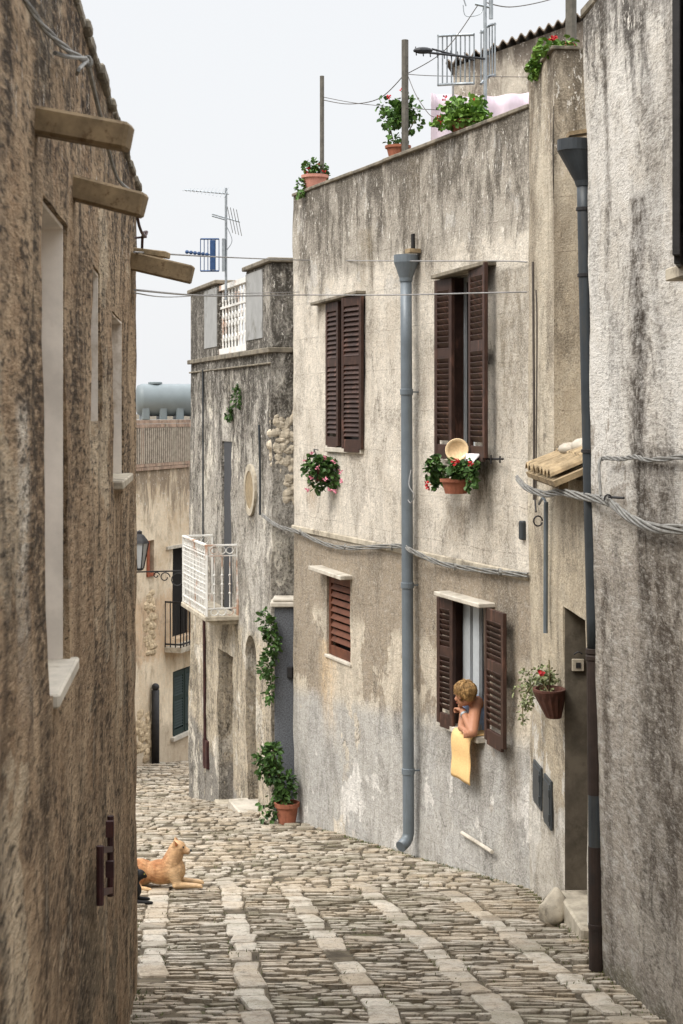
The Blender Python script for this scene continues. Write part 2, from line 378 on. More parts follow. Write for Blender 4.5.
# ------------------------------------------------------------------ wall builder
def wall_mesh(F, u0, u1, z0, z1, openings=(), cell=.13, jit=.012, skips=(), thick=.3, body=None, roofz=None, deform=None, reveal=.25, topjit=.0, left=True, right=True, topf=None, fine_edge=True, back=True):
    """front face on a jittered grid with cut openings and their reveals, side faces, back, flat roof"""
    mb = MB(); body = body or 4
    def lines(a, b, extra, c):
        n_ = max(1, round((b - a) / c)); ls = [a + (b - a) * i / n_ for i in range(n_ + 1)]
        ex = sorted(set(round(e, 4) for e in extra if a < e < b)); ls = [l for l in ls if all(abs(l - e) > c * .3 for e in ex)] + ex
        ls = sorted(ls); ls[0] = a; ls[-1] = b; return ls
    U = lines(u0, u1, [e for o in list(openings) + list(skips) for e in o[:2]], cell)
    Z = lines(z0, z1, [e for o in list(openings) + list(skips) for e in o[2:4]], cell)
    def in_hole(u, z): return any(o[0] < u < o[1] and o[2] < z < o[3] for o in list(openings) + list(skips))
    def disp(u, z):
        p = F.P(u, z)
        a = mnoise.noise(p * .55) * jit * 2.2 + mnoise.noise(p * 2.3) * jit + mnoise.noise(p * 7) * jit * .5
        return a
    def V(u, z, d=0):
        zz = z
        if topf and z > z1 - .6: zz = z + topf(u) * (z - z1 + .6) / .6
        if topjit and z > z1 - .01: zz += mnoise.noise(Vector((u * 3, 1, 5))) * topjit + mnoise.noise(Vector((u * 9, 1, 5))) * topjit * .6
        dd = d + disp(u, z)
        uu = u
        if fine_edge and abs(u - u1) < 1e-4: uu = u + mnoise.noise(Vector((3, z * 2.2, 8))) * jit * .8 + mnoise.noise(Vector((3, z * 8, 8))) * jit * .5
        p = F.P(uu, zz, dd)
        return deform(p, u, z) if deform else p
    idx = {}
    for i, u in enumerate(U):
        for j, z in enumerate(Z): idx[i, j] = len(mb.v); mb.v.append(V(u, z))
    for i in range(len(U) - 1):
        for j in range(len(Z) - 1):
            if not in_hole((U[i] + U[i + 1]) / 2, (Z[j] + Z[j + 1]) / 2):
                mb.f.append([idx[i, j], idx[i + 1, j], idx[i + 1, j + 1], idx[i, j + 1]]); mb.tone.append(.5)
    def strip(pts, d, flip):
        a = [V(u, z) for u, z in pts]; b = [V(u, z) - F.o3 * d for u, z in pts]
        fs = [(k, k + 1, k + 1 + len(pts), k + len(pts)) for k in range(len(pts) - 1)]
        if flip: fs = [f[::-1] for f in fs]
        mb.add(a + b, fs, .5)
    for o in openings:
        a, b, c, d = o[:4]; rd = o[4] if len(o) > 4 else reveal
        us = [u for u in U if a - 1e-4 <= u <= b + 1e-4]; zs = [z for z in Z if c - 1e-4 <= z <= d + 1e-4]
        strip([(u, c) for u in us], rd, True); strip([(u, d) for u in us], rd, False)
        strip([(a, z) for z in zs], rd, False); strip([(b, z) for z in zs], rd, True)
    rz = z1 if roofz is None else roofz
    if left: strip([(u0, z) for z in Z], body, True)
    if right:
        zr = [z for z in Z if not in_hole(u1 - .01, z - .02)]; strip([(u1, z) for z in zr], body, False)
    strip([(u, z1) for u in U if not in_hole(u - .001, z1 - .01) and not in_hole(u + .001, z1 - .01)], thick, False)
    P = F.P
    mb.add([P(u0 + .05, rz, -thick * .9), P(u1 - .05, rz, -thick * .9), P(u1 - .05, rz, -body), P(u0 + .05, rz, -body)], [(0, 1, 2, 3)], .5)
    if back: mb.add([P(u0, z0, -body), P(u1, z0, -body), P(u1, z1, -body), P(u0, z1, -body)], [(3, 2, 1, 0)], .5)
    if roofz is not None and body > 1:
        mb.add([P(u0 + .05, rz, -thick), P(u1 - .05, rz, -thick), P(u1 - .05, z1 - .02, -thick), P(u0 + .05, z1 - .02, -thick)], [(3, 2, 1, 0)], .5)
    return mb

def shutter(F, u, z0, z1, width, ang, side, parent, mat, d=.03, th=.035, panels=2, nl=9, label=None, hang=None):
    """louvred leaf hinged at (u, d); side +1: closed leaf points to +u"""
    a = R(ang); e = F.u3 * (side * math.cos(a)) + F.o3 * math.sin(a); t = Vector((0, 0, 1)).cross(e)
    H = F.P(u, 0, d); mb = MB(); sw = .055
    def bx(x0, x1, za, zb_, hh=th / 2):
        mb.obox(H + e * (x0 + x1) / 2 + Vector((0, 0, (za + zb_) / 2)), e * (x1 - x0) / 2, t * hh, Vector((0, 0, (zb_ - za) / 2)))
    bx(0, sw, z0, z1); bx(width - sw, width, z0, z1)
    rails = [z0 + .05] + [z0 + .05 + (z1 - z0 - .1) * k / panels for k in range(1, panels)] + [z1 - .05]
    if panels == 2: rails[1] = z0 + (z1 - z0) * .58
    rh = [.085] + [.045] * (panels - 1) + [.05]
    for k, r_ in enumerate(rails): bx(sw, width - sw, r_ - rh[k], r_ + rh[k] if 0 < k < len(rails) - 1 else (r_ + .05), th * .42)
    for k in range(panels):
        za = rails[k] + rh[k]; zb_ = rails[k + 1] - rh[k + 1]; m_ = max(3, round((zb_ - za) / (nl if nl < 1 else .052)))
        for q in range(m_):
            zc = za + (zb_ - za) * (q + .5) / m_
            for sgn in (1,):
                ax = (t * side * -1 * .021 + Vector((0, 0, -.021)) * 1.0) if True else None
                outw = F.o3 if abs(math.sin(a)) < .9 else t
                nn = t if t.dot(F.o3) * (1 if ang < 90 else -1) > 0 else -t
                ax = nn * .017 + Vector((0, 0, -.027)); ay = ax.cross(e).normalized() * .0045
                mb.obox(H + e * width / 2 + Vector((0, 0, zc + random.uniform(-.002, .002))), e * (width / 2 - sw), ax, ay)
    o = obj('shutter', mb, mat, parent, bevel=.003)
    if label: o['label'] = label
    return o

# ------------------------------------------------------------------ the terrain and the paved street
mb = MB()
XS = [-4000, -600, -100, -30] + list(range(-14, 15, 2)) + [30, 100, 600, 4000]
YS = [-60, -20, -8, -4, 0, 4, 8, 12, 16, 20, 22.3, 24.6, 27, 30, 32.3, 38, 45, 60, 80, 200, 800, 4500]
vs_ = [(x_, y_, g(y_) - .016) for y_ in YS for x_ in XS]; nx = len(XS)
mb.add(vs_, [(j * nx + i, j * nx + i + 1, (j + 1) * nx + i + 1, (j + 1) * nx + i) for j in range(len(YS) - 1) for i in range(nx - 1)], .5)
n = N('earth_and_mortar'); c = n.mix(n.mr(n.noise(6, 8, .7), .4, .6), srgb(66, 58, 46), srgb(98, 88, 72))
c = n.mix(n.mr(n.noise(1.7, 6, .7, loc=(3, 3, 3)), .58, .66, 0, .6), c, srgb(72, 80, 42)); n.bump(n.noise(60, 4, .7), .8, .01)
tag(obj('ground', mb, n.done(c, .95)), None, None, kind='structure')

Aa, Ab = (-.57, 19.0), (1.573, 13.38)
FA = Frame(Aa, Ab)
FB = Frame((1.573, 13.38), (1.573 + .0569 * 3.45, 13.38 - 3.45))
FC = Frame((1.62, 9.87), (1.62 + .066 * 8.9, .97))
FD = Frame((-2.32, 24.6), (-.854, 19.5))
FE = Frame((-3.83 - .79 * 2.2, 30 - 2.2 * 2.2), (-3.83 + .79 * 3, 30 + 2.2 * 3))
FL = Frame((-.426 - .083 * .6, .6), (-.426 - .083 * 9.44, 9.44))
def lerp(Y, a, b): return a[0] + (b[0] - a[0]) * (Y - a[1]) / (b[1] - a[1])
def xr(Y):
    if Y < 9.87: return lerp(Y, (1.62 + .066 * 8.9, .97), (1.62, 9.87)) + .02
    if Y < 13.38: return lerp(Y, (1.77, 9.93), (1.573, 13.38)) + .02
    if Y < 19: return lerp(Y, Ab, Aa) + .02
    if Y < 24.6: return lerp(Y, (-.854, 19.5), (-2.32, 24.6)) + .06 if Y > 19.5 else -.6
    return 1.0
def xl(Y):
    if Y < 9.46: return -.426 - .083 * Y - .02
    return max(-7.2, -3.83 + .359 * (Y - 30) - .03)
BL = [(-1.52, -.1), (-.92, -.1), (-.42, -.14), (.23, -.14), (.9, -.13)]
def stone(mb, xc, yc, lx, ly, h, rot=0, tone=None, rough=.18, cut=.6):
    """a worn stone: eight-sided outline, rounded shoulder, domed top"""
    ca, sa = math.cos(rot), math.sin(rot); base = len(mb.v); rings = []
    out8 = [(-1, -cut), (-cut, -1), (cut, -1), (1, -cut), (1, cut), (cut, 1), (-cut, 1), (-1, cut)]
    j8 = [(px_ * (1 + random.uniform(-rough, rough * .3)), py_ * (1 + random.uniform(-rough, rough * .3))) for px_, py_ in out8]
    tx, ty = random.uniform(-.02, .02), random.uniform(-.04, .03)
    bz = min(.016, min(lx, ly) * .28)
    for s_, hh in ((1, -.03), (1, h - bz), (.93 - .02 / max(ly * 8, .3) * 0, h - bz * .25), (.66, h)):
        ins = (1 - s_) * min(lx, ly)
        for px_, py_ in j8:
            X = px_ * (lx - ins) / 1; Y = py_ * (ly - ins) / 1
            wx, wy = xc + X * ca - Y * sa, yc + X * sa + Y * ca
            mb.v.append(Vector((wx, wy, g(wy) + hh + (X * tx + Y * ty if hh > 0 - .02 else 0))))
    t = random.random() if tone is None else tone
    for r_ in range(3):
        for k in range(8):
            a = base + r_ * 8 + k; b = base + r_ * 8 + (k + 1) % 8; mb.f.append([a, b, b + 8, a + 8]); mb.tone.append(t)
    mb.f.append([base + 24 + k for k in range(8)]); mb.tone.append(t)
street = MB(); rnd = random.Random(3)
def row(x0, x1, Y, dep, lmin, lmax, rot=0, hv=.012):
    x_ = x0
    while x_ < x1 - .03:
        l = min(rnd.uniform(lmin, lmax), x1 - x_)
        if x1 - x_ - l < .05: l = x1 - x_
        xc = x_ + l / 2; dd = dep * rnd.uniform(.75, 1.02)
        if rnd.random() > .07: stone(street, xc, Y + rnd.gauss(0, dep * .14), l / 2 - .004, dd / 2 * rnd.uniform(.7, 1.1) - .003, rnd.gauss(0.003, hv * .5), rot + rnd.gauss(0, .12), rough=.3)
        x_ += l
Y = 2.0
while Y < 13.4:
    d = rnd.choice([.045, .055, .07, .08, .1])
    cross = any(abs(Y - c_) < .06 for c_ in (13.35, 10.95, 8.1, 5.4))
    if cross: d = .15
    bx_ = [a + b * (Y + d / 2 - 13.3) for a, b in BL]; L_, R_ = xl(Y), xr(Y)
    edges = [L_] + [b for b in bx_ if L_ + .12 < b < R_ - .1] + [R_]
    for k in range(len(edges) - 1):
        a = edges[k] + (.11 if k > 0 else .0); b = edges[k + 1] - (.11 if k < len(edges) - 2 else 0)
        if b - a > .05: row(a - .026, b + .026, Y + d / 2, d, .05 if not cross else .2, .3 if not cross else .5)
    Y += d
for a, b in BL:
    Y = 2.0
    while Y < 13.45:
        l = rnd.uniform(.18, .46); xc = a + b * (Y + l / 2 - 13.3)
        if xl(Y) + .1 < xc < xr(Y) - .08 and rnd.random() > .06: stone(street, xc + rnd.gauss(0, .015), Y + l / 2, .09 + rnd.uniform(-.012, .012), l / 2 - .005, .004 + rnd.gauss(0, .004), rnd.gauss(.1, .08), tone=rnd.choice((.3, .6, .9, 1.0, 1.02)), rough=.12, cut=.82)
        Y += l
Y = 13.45
while Y < 34:
    d = rnd.uniform(.08, .2) * (1 if Y < 18 else 1.3)
    lx0, rx0 = xl(Y), xr(Y)
    x_ = lx0 - .1
    row(x_, rx0, Y + d / 2, d, .06, .26, hv=.014, rot=rnd.gauss(0, .1)); Y += d
n = N('worn_paving_stone'); t = n.attr(); nb_ = n.noise(1.3, 5, .7); nf_ = n.noise(16, 6, .78)
c = n.mix(n.mr(t, 0, 1, 0, 1, False), srgb(130, 120, 104), srgb(184, 175, 161)); c = n.mix(n.mr(t, .95, 1.05), c, srgb(188, 180, 166))
c = n.mix(n.mr(nb_, .44, .6, 0, .55), c, srgb(176, 158, 132))
c = n.mix(n.mr(nf_, .5, .66, 0, .7), c, srgb(92, 80, 64))
c = n.mix(n.mr(nb_, .5, .36, 0, .45), c, srgb(116, 110, 84))
c = n.mix(n.mr(n.noise(3.5, 5, .75, loc=(2, 6, 1)), .5, .62, 0, .45), c, srgb(112, 98, 78))
c = n.mix(n.mr(n.noise(70, 2, .7), .56, .68, 0, .55), c, srgb(70, 60, 48))
n.bump(nf_, .9, .014)
paving = n.done(c, n.mr(n.noise(6, 4), .3, .7, .42, .7), 0, .35)
tag(obj('street', street, paving), None, None, kind='structure')

# ------------------------------------------------------------------ left building (foreground)
zbL = g(6)
mL = plaster('coarse_brown_plaster', zbL, srgb(190, 164, 132), srgb(146, 120, 92), srgb(50, 41, 33), blotch=(.42, .58), streak=(.5, .6, .75),
             topz=1.3, toplen=.9, grain=.35, bump=1.0, rough_sc=30, cracks=.3, seed=2, speck=.8, mott_sc=34, run=(24, 6), bands=.85, ux=.16, sat=.95, patches=(.6, srgb(176, 160, 138), .6),
             zones=[(-5, -3.9, 0, srgb(112, 104, 84), .7, .6)], drips=[(1.0, 1.3, -5, 2.0, srgb(112, 100, 84), .7), (3.05, .0, -.85, .2, srgb(206, 196, 180), 1.0), (3.35, 1.3, -3.0, .12, srgb(70, 60, 48), .9), (8.3, -.4, -2.2, .3, srgb(84, 72, 58), .8), (4.6, .5, -2.4, .16, srgb(96, 78, 58), .6)], blots=.4, sharp=[(-4, 1.2, 0, .57, srgb(206, 188, 160), .7, 1.6, 3), (-5, -1.5, 0, .55, srgb(96, 88, 74), .7, 1.2, 9)])
house_l = thing('rough_plaster_house', 'foreground house with coarse brown plaster wall and three wooden beams sticking out', 'house', (FL.a.x, FL.a.y, zbL), FL.rz)
opL = []
def opn(F, x0, x1, ytop, ybot, xr_=None):     # opening by photo points on the wall: near edge, far edge, top and bottom at the far edge
    ua = F.q(x0, 300)[0]; ub, zt = F.q(x1, ytop); zb_ = F.q(x1, ybot)[1]; return [min(ua, ub), max(ua, ub), zb_, zt]
w1 = opn(FL, 43, 67, 226, 660); w2 = opn(FL, 93, 101, 274, 421); w3 = opn(FL, 112, 124, 322, 474)
opL = [w1 + [.3], w2 + [.2], w3 + [.25]]
mb = wall_mesh(FL, 0, FL.L, -5.2, 1.3, opL, cell=.07, jit=.012, body=4.5, roofz=1.25, topjit=.02)
obj('wall', mb, mL, house_l, smooth=True)
for i, (wn, dd) in enumerate(((w1, .26), (w2, .17), (w3, .22))):
    m = MB(); a, b, c_, d_ = wn; m.fbox(FL, a - .02, b + .02, c_ - .02, d_ + .02, -dd - .05, -dd)
    wi = obj('window', m, M['dark'] if i == 1 else M['door_wood'], house_l)
    m = MB()      # whitewashed lining of the opening
    th = .012
    m.fbox(FL, b - th, b - .001, c_, d_, -dd, -.012); m.fbox(FL, a + .001, a + th, c_, d_, -dd, -.012); m.fbox(FL, a + th, b - th, d_ - th, d_ - .001, -dd, -.012)
    obj('lining', m, M['cream_reveal'], wi)
    if i != 1:
        m = MB(); pr = .034 if i == 0 else .045; m.fbox(FL, a + .09, b + .04, c_ - .035, c_ + .004, -dd, pr); obj('sill', m, M['stone_trim'] if i else M['white_trim'], wi, bevel=.006)
# beams
for (x0, y0, x1, y1, hgt) in ((37, 121, 130, 138, .068), (74, 188, 144, 206, .078), (132, 261, 192, 275, .1)):
    u, z = FL.q(x0, y0); p0 = FL.P(u, z, -.15); Yb = FL.P(u, z).y; pe = at(x1, y1, Yb - .02); a_ = FL.P(u, z)
    p0 = a_ - (pe - a_).normalized() * .15
    m = MB(); m.bar(p0, pe, hgt * 1.1, hgt)
    o = obj('beam', m, M['wood'], house_l, bevel=.008)
m = MB(); u, z = FL.q(134, 254); a_ = FL.P(u, z + .0, 0); m.bar(a_ + Vector((-.05, -.02, .02)), a_ + Vector((.2, -.05, -.012)), .12, .035); obj('plank', m, M['tile'], house_l, bevel=.005)
# eave and sloping tile roof
m = MB()
k = 0; u = 0.02
while u < FL.L - .02:
    l = rnd.uniform(.12, .2); zz = 1.31 + rnd.uniform(-.008, .012)
    m.obox(FL.P(u + l / 2, zz, -.14 + rnd.uniform(-.012, .012)), FL.u3 * l * .49, FL.o3 * .16, Vector((0, 0, .016 + rnd.uniform(0, .008)))); u += l
obj('eave', m, M['coping'], house_l, bevel=.008)
m = MB(); m.add([FL.P(0, 1.32, -.1), FL.P(FL.L, 1.32, -.1), FL.P(FL.L, 2.1, -2.6), FL.P(0, 2.1, -2.6), FL.P(FL.L, 1.3, -4.5), FL.P(0, 1.3, -4.5)], [(0, 1, 2, 3), (3, 2, 4, 5)]); m.add([FL.P(FL.L, 1.2, -.1), FL.P(FL.L, 1.32, -.1), FL.P(FL.L, 2.1, -2.6), FL.P(FL.L, 1.3, -4.5)], [(0, 3, 2, 1)]); obj('roof', m, M['tile'], house_l)
# iron shutter catch frame
m = MB(); bb = [FL.W(101, 850, .045), FL.W(101, 905, .045)]; cc = [FL.W(112, 815, .05), FL.W(112, 890, .05)]
m.tube([FL.W(100, 846, .035), FL.W(100, 905, .035)], .014, 8); m.tube([FL.W(110.5, 816, .05), FL.W(110.5, 896, .05)], .013, 8)
for yy, y2 in ((850, 849), (893, 890)): m.bar(FL.W(100, yy, .035), FL.W(111, y2, .05), .022)
for yy in (828, 868): m.bar(FL.W(110, yy - 7, .055), FL.W(110, yy + 9, .055), .03, .02, up=(0, 1, 0))
obj('iron_bracket', m, M['rust_iron'], house_l)
# cables fixed along this house's eave
def bundle(pts, r, n_=3, sp=.012, tw=3.0, sag=6):
    m_ = MB(); P_ = smooth_path(pts, sag)
    for k_ in range(n_):
        q = []
        for i_, p in enumerate(P_):
            a_ = i_ / len(P_) * tw * 2 * math.pi + k_ * 2 * math.pi / n_
            q.append(p + Vector((math.cos(a_) * .4, 0, math.sin(a_))) * sp)
        m_.tube(q, r, 6)
    return m_
m = bundle([FL.W(18, -12, .03), FL.W(42, 25, .04), FL.W(68, 50, .05), FL.W(88, 62, .06)], .0045, 3, .006, 2)
m.tube(smooth_path([FL.W(55, 53, .03), FL.W(70, 57, .05), FL.W(86, 58, .06)]), .006, 6)
for k in range(3): m.tube([FL.W(88, 62, .06) + Vector((math.cos(a) * .012, k * .008 - .01, math.sin(a) * .016)) for a in [i * math.pi / 6 for i in range(13)]], .004, 6)
m.tube(smooth_path([FL.W(88, 60, .06), FL.W(80, 68, .06), FL.W(77, 74, .05)]), .006, 6)
m.tube(smooth_path([FL.W(88, 64, .05), FL.W(96, 98, .03), FL.W(104, 130, .03), FL.W(116, 175, .03), FL.W(128, 189, .04), FL.W(136, 192, .05)]), .008, 6)
tag(obj('cable', m, M['cable'], None, FL.W(88, 62, .06)), 'thick grey cable knotted under the eave of the foreground brown wall', 'cable')
m = MB(); p = FL.W(136, 195, .03); m.tube(smooth_path([FL.W(134, 190, .02), FL.W(136, 206, .04), FL.W(139, 225, .05), FL.W(144, 236, .06), FL.W(147, 232, .06), FL.W(143, 234, .05), FL.W(142, 250, .04)]), .008, 6); m.tube([FL.W(134, 238, .0), FL.W(146, 237, .06)], .007, 6)
tag(obj('hook', m, M['rust_iron'], None, p), 'rusty curled iron hook hanging below the second wooden beam', 'hook')

# ------------------------------------------------------------------ right building (foreground)
zbC = g(9)
mC = plaster('grey_streaked_plaster', zbC, srgb(208, 202, 192), srgb(186, 177, 163), srgb(60, 53, 46), blotch=(.42, .6), streak=(.5, .61, .6), topz=2.42, toplen=.8,
             grain=.15, bump=.5, rough_sc=34, cracks=.0, seed=4, speck=.4, mott_sc=24, run=(22, 4), bands=.5, ux=.24, blots=.22, sharp=[(-4, -.6, 0, .56, srgb(186, 176, 160), .7, 1.5, 2)], zones=[(-6, -.5, 0, srgb(138, 126, 110), .85, 2.2), (-6, -3.35, .15, srgb(104, 98, 76), .8, .5)],
             drips=[(1.2, 1.15, -4.2, .26, srgb(56, 48, 40), 1.0), (1.6, -.2, -4.6, .5, srgb(66, 57, 48), .95), (.25, -1.0, -4.6, .14, srgb(72, 62, 52), .8), (.5, 2.4, -.5, .1, srgb(70, 62, 52), .7), (2.4, .5, -3.2, .3, srgb(84, 74, 62), .8)])
house_c = thing('grey_streaked_house', 'foreground house at the right edge with tall grey streaked plaster wall', 'house', (FC.a.x, FC.a.y, zbC), FC.rz)
def defC(p, u, z): return p + FC.o3 * ((z + 3.6) * .021)
ws = FC.q(678, 14)
mb = wall_mesh(FC, 0, FC.L, -5, 2.42, [], cell=.1, jit=.013, body=4, deform=defC, topjit=.015)
obj('wall', mb, mC, house_c, smooth=True)
m = MB(); u = 0
while u < FC.L:
    l = rnd.uniform(.3, .5); m.obox(FC.P(u + l / 2, 2.44 + rnd.uniform(-.01, .01), -.06 + .1), FC.u3 * l * .5, FC.o3 * .11, Vector((0, 0, .03))); u += l
obj('coping', m, M['coping'], house_c, bevel=.01)
m = MB(); us = FC.q(668, 20, .2)[0]
wf = MB(); wf.fbox(FC, us - .02, us + .85, .72, 2.02, .1, .118); wi = obj('window', wf, M['dark'], house_c)
shutter(FC, us + .02, .70, 2.02, .45, 20, 1, wi, M['iron'], d=.13)
m.fbox(FC, us - .05, us + .9, .62, .68, .1, .2); obj('sill', m, M['stone_trim'], wi, bevel=.005)

# ------------------------------------------------------------------ middle house with the shutters (A)
zbA = g(16)
mA = plaster('stained_cream_plaster', zbA, srgb(216, 204, 184), srgb(192, 178, 156), srgb(84, 75, 63), blotch=(.42, .62), streak=(.51, .62, .5), topz=2.53, toplen=1.45,
             grain=.26, bump=.6, rough_sc=34, joints=.5, cracks=.8, seed=1, speck=.4, bands=.25, mott_sc=20, run=(9, 2.4), ux=.75, sat=.72, blots=.26, sharp=[(-5, -2.3, .02, .49, srgb(214, 198, 170), .7, 1.0, 5), (-6, -3.35, .085, .4, srgb(172, 169, 162), .85, 1.0, 11), (1.2, 3, 0, .57, srgb(196, 190, 180), .6, 2.2, 4), (-6, -4.0, .14, .55, srgb(214, 208, 198), .9, 1.6, 21)],
             zones=[(1.5, 3.5, 0, srgb(160, 150, 134), .85, .6), (-6, -1.42, 0, srgb(150, 132, 106), 1.0, .03), (-6, -3.3, .085, srgb(178, 170, 158), .85, .5), (-6, -4.55, .16, srgb(205, 196, 182), .8, .25)],
             drips=[(4.85, -2.95, -3.4, .2, srgb(196, 166, 134), .9), (5.15, -.35, -1.3, .35, srgb(90, 82, 70), .9), (5.7, 1.2, -1.0, .5, srgb(120, 110, 94), .8), (.65, -.75, -1.3, .25, srgb(150, 124, 96), .7),
                    (4.6, -.9, -1.4, .3, srgb(112, 100, 84), .8), (1.2, -2.6, -3.9, .35, srgb(196, 172, 140), .9), (2.3, 1.9, .9, .3, srgb(130, 118, 98), .7), (3.6, 2.5, 1.0, .5, srgb(112, 102, 88), .5), (5.7, -2.9, -3.9, .25, srgb(98, 88, 74), .8)])
house_a = thing('shuttered_house', 'cream plaster house in the middle with brown shutters and a long grey drainpipe', 'house', (FA.a.x, FA.a.y, zbA), FA.rz)
def rect(F, x0, x1, yt, yb, d=0):
    u0, zt = F.q(x0, yt, d); zb_ = F.q(x0, yb, d)[1]; return [u0, F.q(x1, yt, d)[0], zb_, zt]
o1 = rect(FA, 327, 364, 303, 447); o2 = rect(FA, 451, 475, 277, 455); o3 = rect(FA, 327.5, 351.5, 572, 654); o4 = rect(FA, 453, 483, 597, 724)
topfA = lambda u: 0
mb = wall_mesh(FA, 0, FA.L, -5.6, 2.53, [o + [.22] for o in (o1, o2, o3, o4)], cell=.12, jit=.012, body=6, roofz=1.9, topjit=.012)
obj('wall', mb, mA, house_a, smooth=True)
m = MB(); u = 0
while u < FA.L - .01:
    l = min(rnd.uniform(.35, .6), FA.L - u); m.obox(FA.P(u + l / 2, 2.545 + rnd.uniform(-.004, .006), -.14), FA.u3 * l * .495, FA.o3 * .165, Vector((0, 0, .018))); u += l
obj('coping', m, M['coping'], house_a, bevel=.006)
m = MB(); m.fbox(FA, 0, FA.L - .0, -1.43, -1.36, .004, .03); obj('string_course', m, M['stone_trim'], house_a, bevel=.012)
def win(F, o, parent, frame_mat, bars=1, inner=.12, dark=True, sill=None, lintel=None, lmat='stone_trim', smat='white_trim'):
    a, b, c_, d_ = o[:4]; m_ = MB(); fw = .05
    m_.fbox(F, a, a + fw, c_, d_, -inner - .05, -inner); m_.fbox(F, b - fw, b, c_, d_, -inner - .05, -inner); m_.fbox(F, a + fw, b - fw, d_ - fw, d_, -inner - .05, -inner); m_.fbox(F, a + fw, b - fw, c_, c_ + fw, -inner - .05, -inner)
    if bars: m_.fbox(F, (a + b) / 2 - .03, (a + b) / 2 + .03, c_ + fw, d_ - fw, -inner - .05, -inner)
    wi = obj('window', m_, frame_mat, parent)
    if dark:
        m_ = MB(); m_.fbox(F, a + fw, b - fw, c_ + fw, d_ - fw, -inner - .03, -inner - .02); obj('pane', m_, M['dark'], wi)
    if sill: m_ = MB(); m_.fbox(F, a - sill[0], b + sill[0], c_ - sill[2], c_ + .003, -inner, sill[1]); obj('sill', m_, M[smat], wi, bevel=.005)
    if lintel:
        m_ = MB(); e0, e1, pr, th, tl = lintel; cpt = F.P((a - e0 + b + e1) / 2, d_ + th / 2 + .005, pr / 2 - .03)
        m_.obox(cpt, F.u3 * (b - a + e0 + e1) / 2 + Vector((0, 0, tl)), F.o3 * (pr / 2 + .03), Vector((0, 0, th / 2))); obj('lintel', m_, M[lmat], wi, bevel=.006)
    return wi
W1 = win(FA, o1, house_a, M['shutter'], 0, sill=(.0, .04, .05), lintel=(.28, .02, .1, .035, .02), lmat='coping')
ww = (o1[1] - o1[0]) / 2
shutter(FA, o1[0] + .02, o1[2] + .02, o1[3] - .01, ww - .13, 2, 1, W1, M['shutter'], d=.01); shutter(FA, o1[1] + .03, o1[2] + .0, o1[3] + .01, ww - .1, 6, -1, W1, M['shutter'])
W2 = win(FA, o2, house_a, M['white_frame'], 1, sill=(.03, .06, .05), lintel=(.15, .45, .14, .04, .02), lmat='coping')

def flat_leaf(hx, tx, ang, d, z0, z1, par):      # a leaf folded back to the wall between two measured edges
    uh = FA.q(hx, 400, d)[0]; ut = FA.q(tx, 400, d + .03)[0]; sg = 1 if ut < uh else -1
    shutter(FA, uh, z0, z1, abs(ut - uh), ang, sg, par, M['shutter'], d=d)
flat_leaf(453, 435, 176, .04, o2[2], o2[3] - .02, W2); flat_leaf(470, 490, 172, .06, o2[2], o2[3] + .05, W2)
W3 = win(FA, o3, house_a, M['shutter_red'], 0, inner=.1, sill=(.03, .03, .03), lintel=(.2, .08, .16, .045, -.01), lmat='white_trim')
shutter(FA, o3[0] + .01, o3[2] + .01, o3[3] - .01, o3[1] - o3[0] - .02, 0, 1, W3, M['shutter_red'], d=-.03, panels=1, nl=.085, label='reddish worn louvred shutter, closed')
W4 = win(FA, o4, house_a, M['white_frame'], 1, inner=.14, dark=True, sill=(.02, .07, .05), lintel=(.1, .22, .15, .04, -.005), lmat='white_trim')
flat_leaf(454, 438, 174, .05, o4[2], o4[3] - .01, W4); flat_leaf(486, 507, 174, .05, o4[2] + .02, o4[3] + .0, W4)
m = MB(); a_ = FA.W(463, 600, -.1); m.fbox(FA, FA.q(463, 600, -.06)[0], FA.q(470, 600, -.06)[0], o4[2], o4[3], -.09, -.06); m.fbox(FA, FA.q(473, 600, -.06)[0], FA.q(479, 600, -.06)[0], o4[2], o4[3], -.09, -.06); obj('casement', m, M['white_frame'], W4)
for o_, W_ in ((o2, W2), (o4, W4)):
    m = MB(); m.fbox(FA, o_[0] + .002, o_[0] + .02, o_[2] + .01, o_[3] - .01, -.135, -.008); obj('jamb_board', m, M['shutter'], W_)
# drainpipe of A
def pipe(F, x, ytop, ybot, d, r, mat, parent, foot=True, joints=(), wide=.0, fun=(.13, .26), xb=None):
    p0 = F.W(x, ytop, d); p1 = F.W(xb or x, ybot, d) if xb is None else F.W(xb, ybot, d)
    m_ = MB(); pts = [p0 + Vector((0, 0, -fun[1] * .8)), p1 + Vector((0, 0, .1))]
    pts = [pts[0] + (pts[1] - pts[0]) * i / 8 for i in range(9)]
    if foot: pts += [p1 + Vector((-.01, -.01, .05)), p1 + Vector((-.03, -.04, .02)), p1 + Vector((-.08, -.1, -.01))]
    m_.tube(pts, r, 16)
    dp = obj('drainpipe', m_, mat, parent, smooth=False); 
    for pl in dp.data.polygons: pl.use_smooth = len(pl.vertices) == 4
    m_ = MB(); R1 = fun[0]; H_ = fun[1]
    m_.lathe(p0, [(r * .9, -H_), (r * 1.12, -H_), (r * 1.15, -H_ * .86), (R1, -H_ * .28), (R1, 0), (R1 * .9, 0), (R1 * .9, -H_ * .28), (r * .5, -H_ * .9)], 20)
    obj('hopper', m_, mat, dp)
    for yy in joints:
        t_ = (F.W(x, yy, d).z - p0.z) / (p1.z - p0.z); c_ = p0 + (p1 - p0) * t_
        m_ = MB(); m_.lathe(c_, [(r * 1.0, -.03), (r * 1.14, -.026), (r * 1.14, .026), (r, .03)], 16); m_.bar(c_ + F.o3 * -.0, c_ - F.o3 * (d + .02), .02, .012); obj('bracket', m_, mat, dp)
    return dp
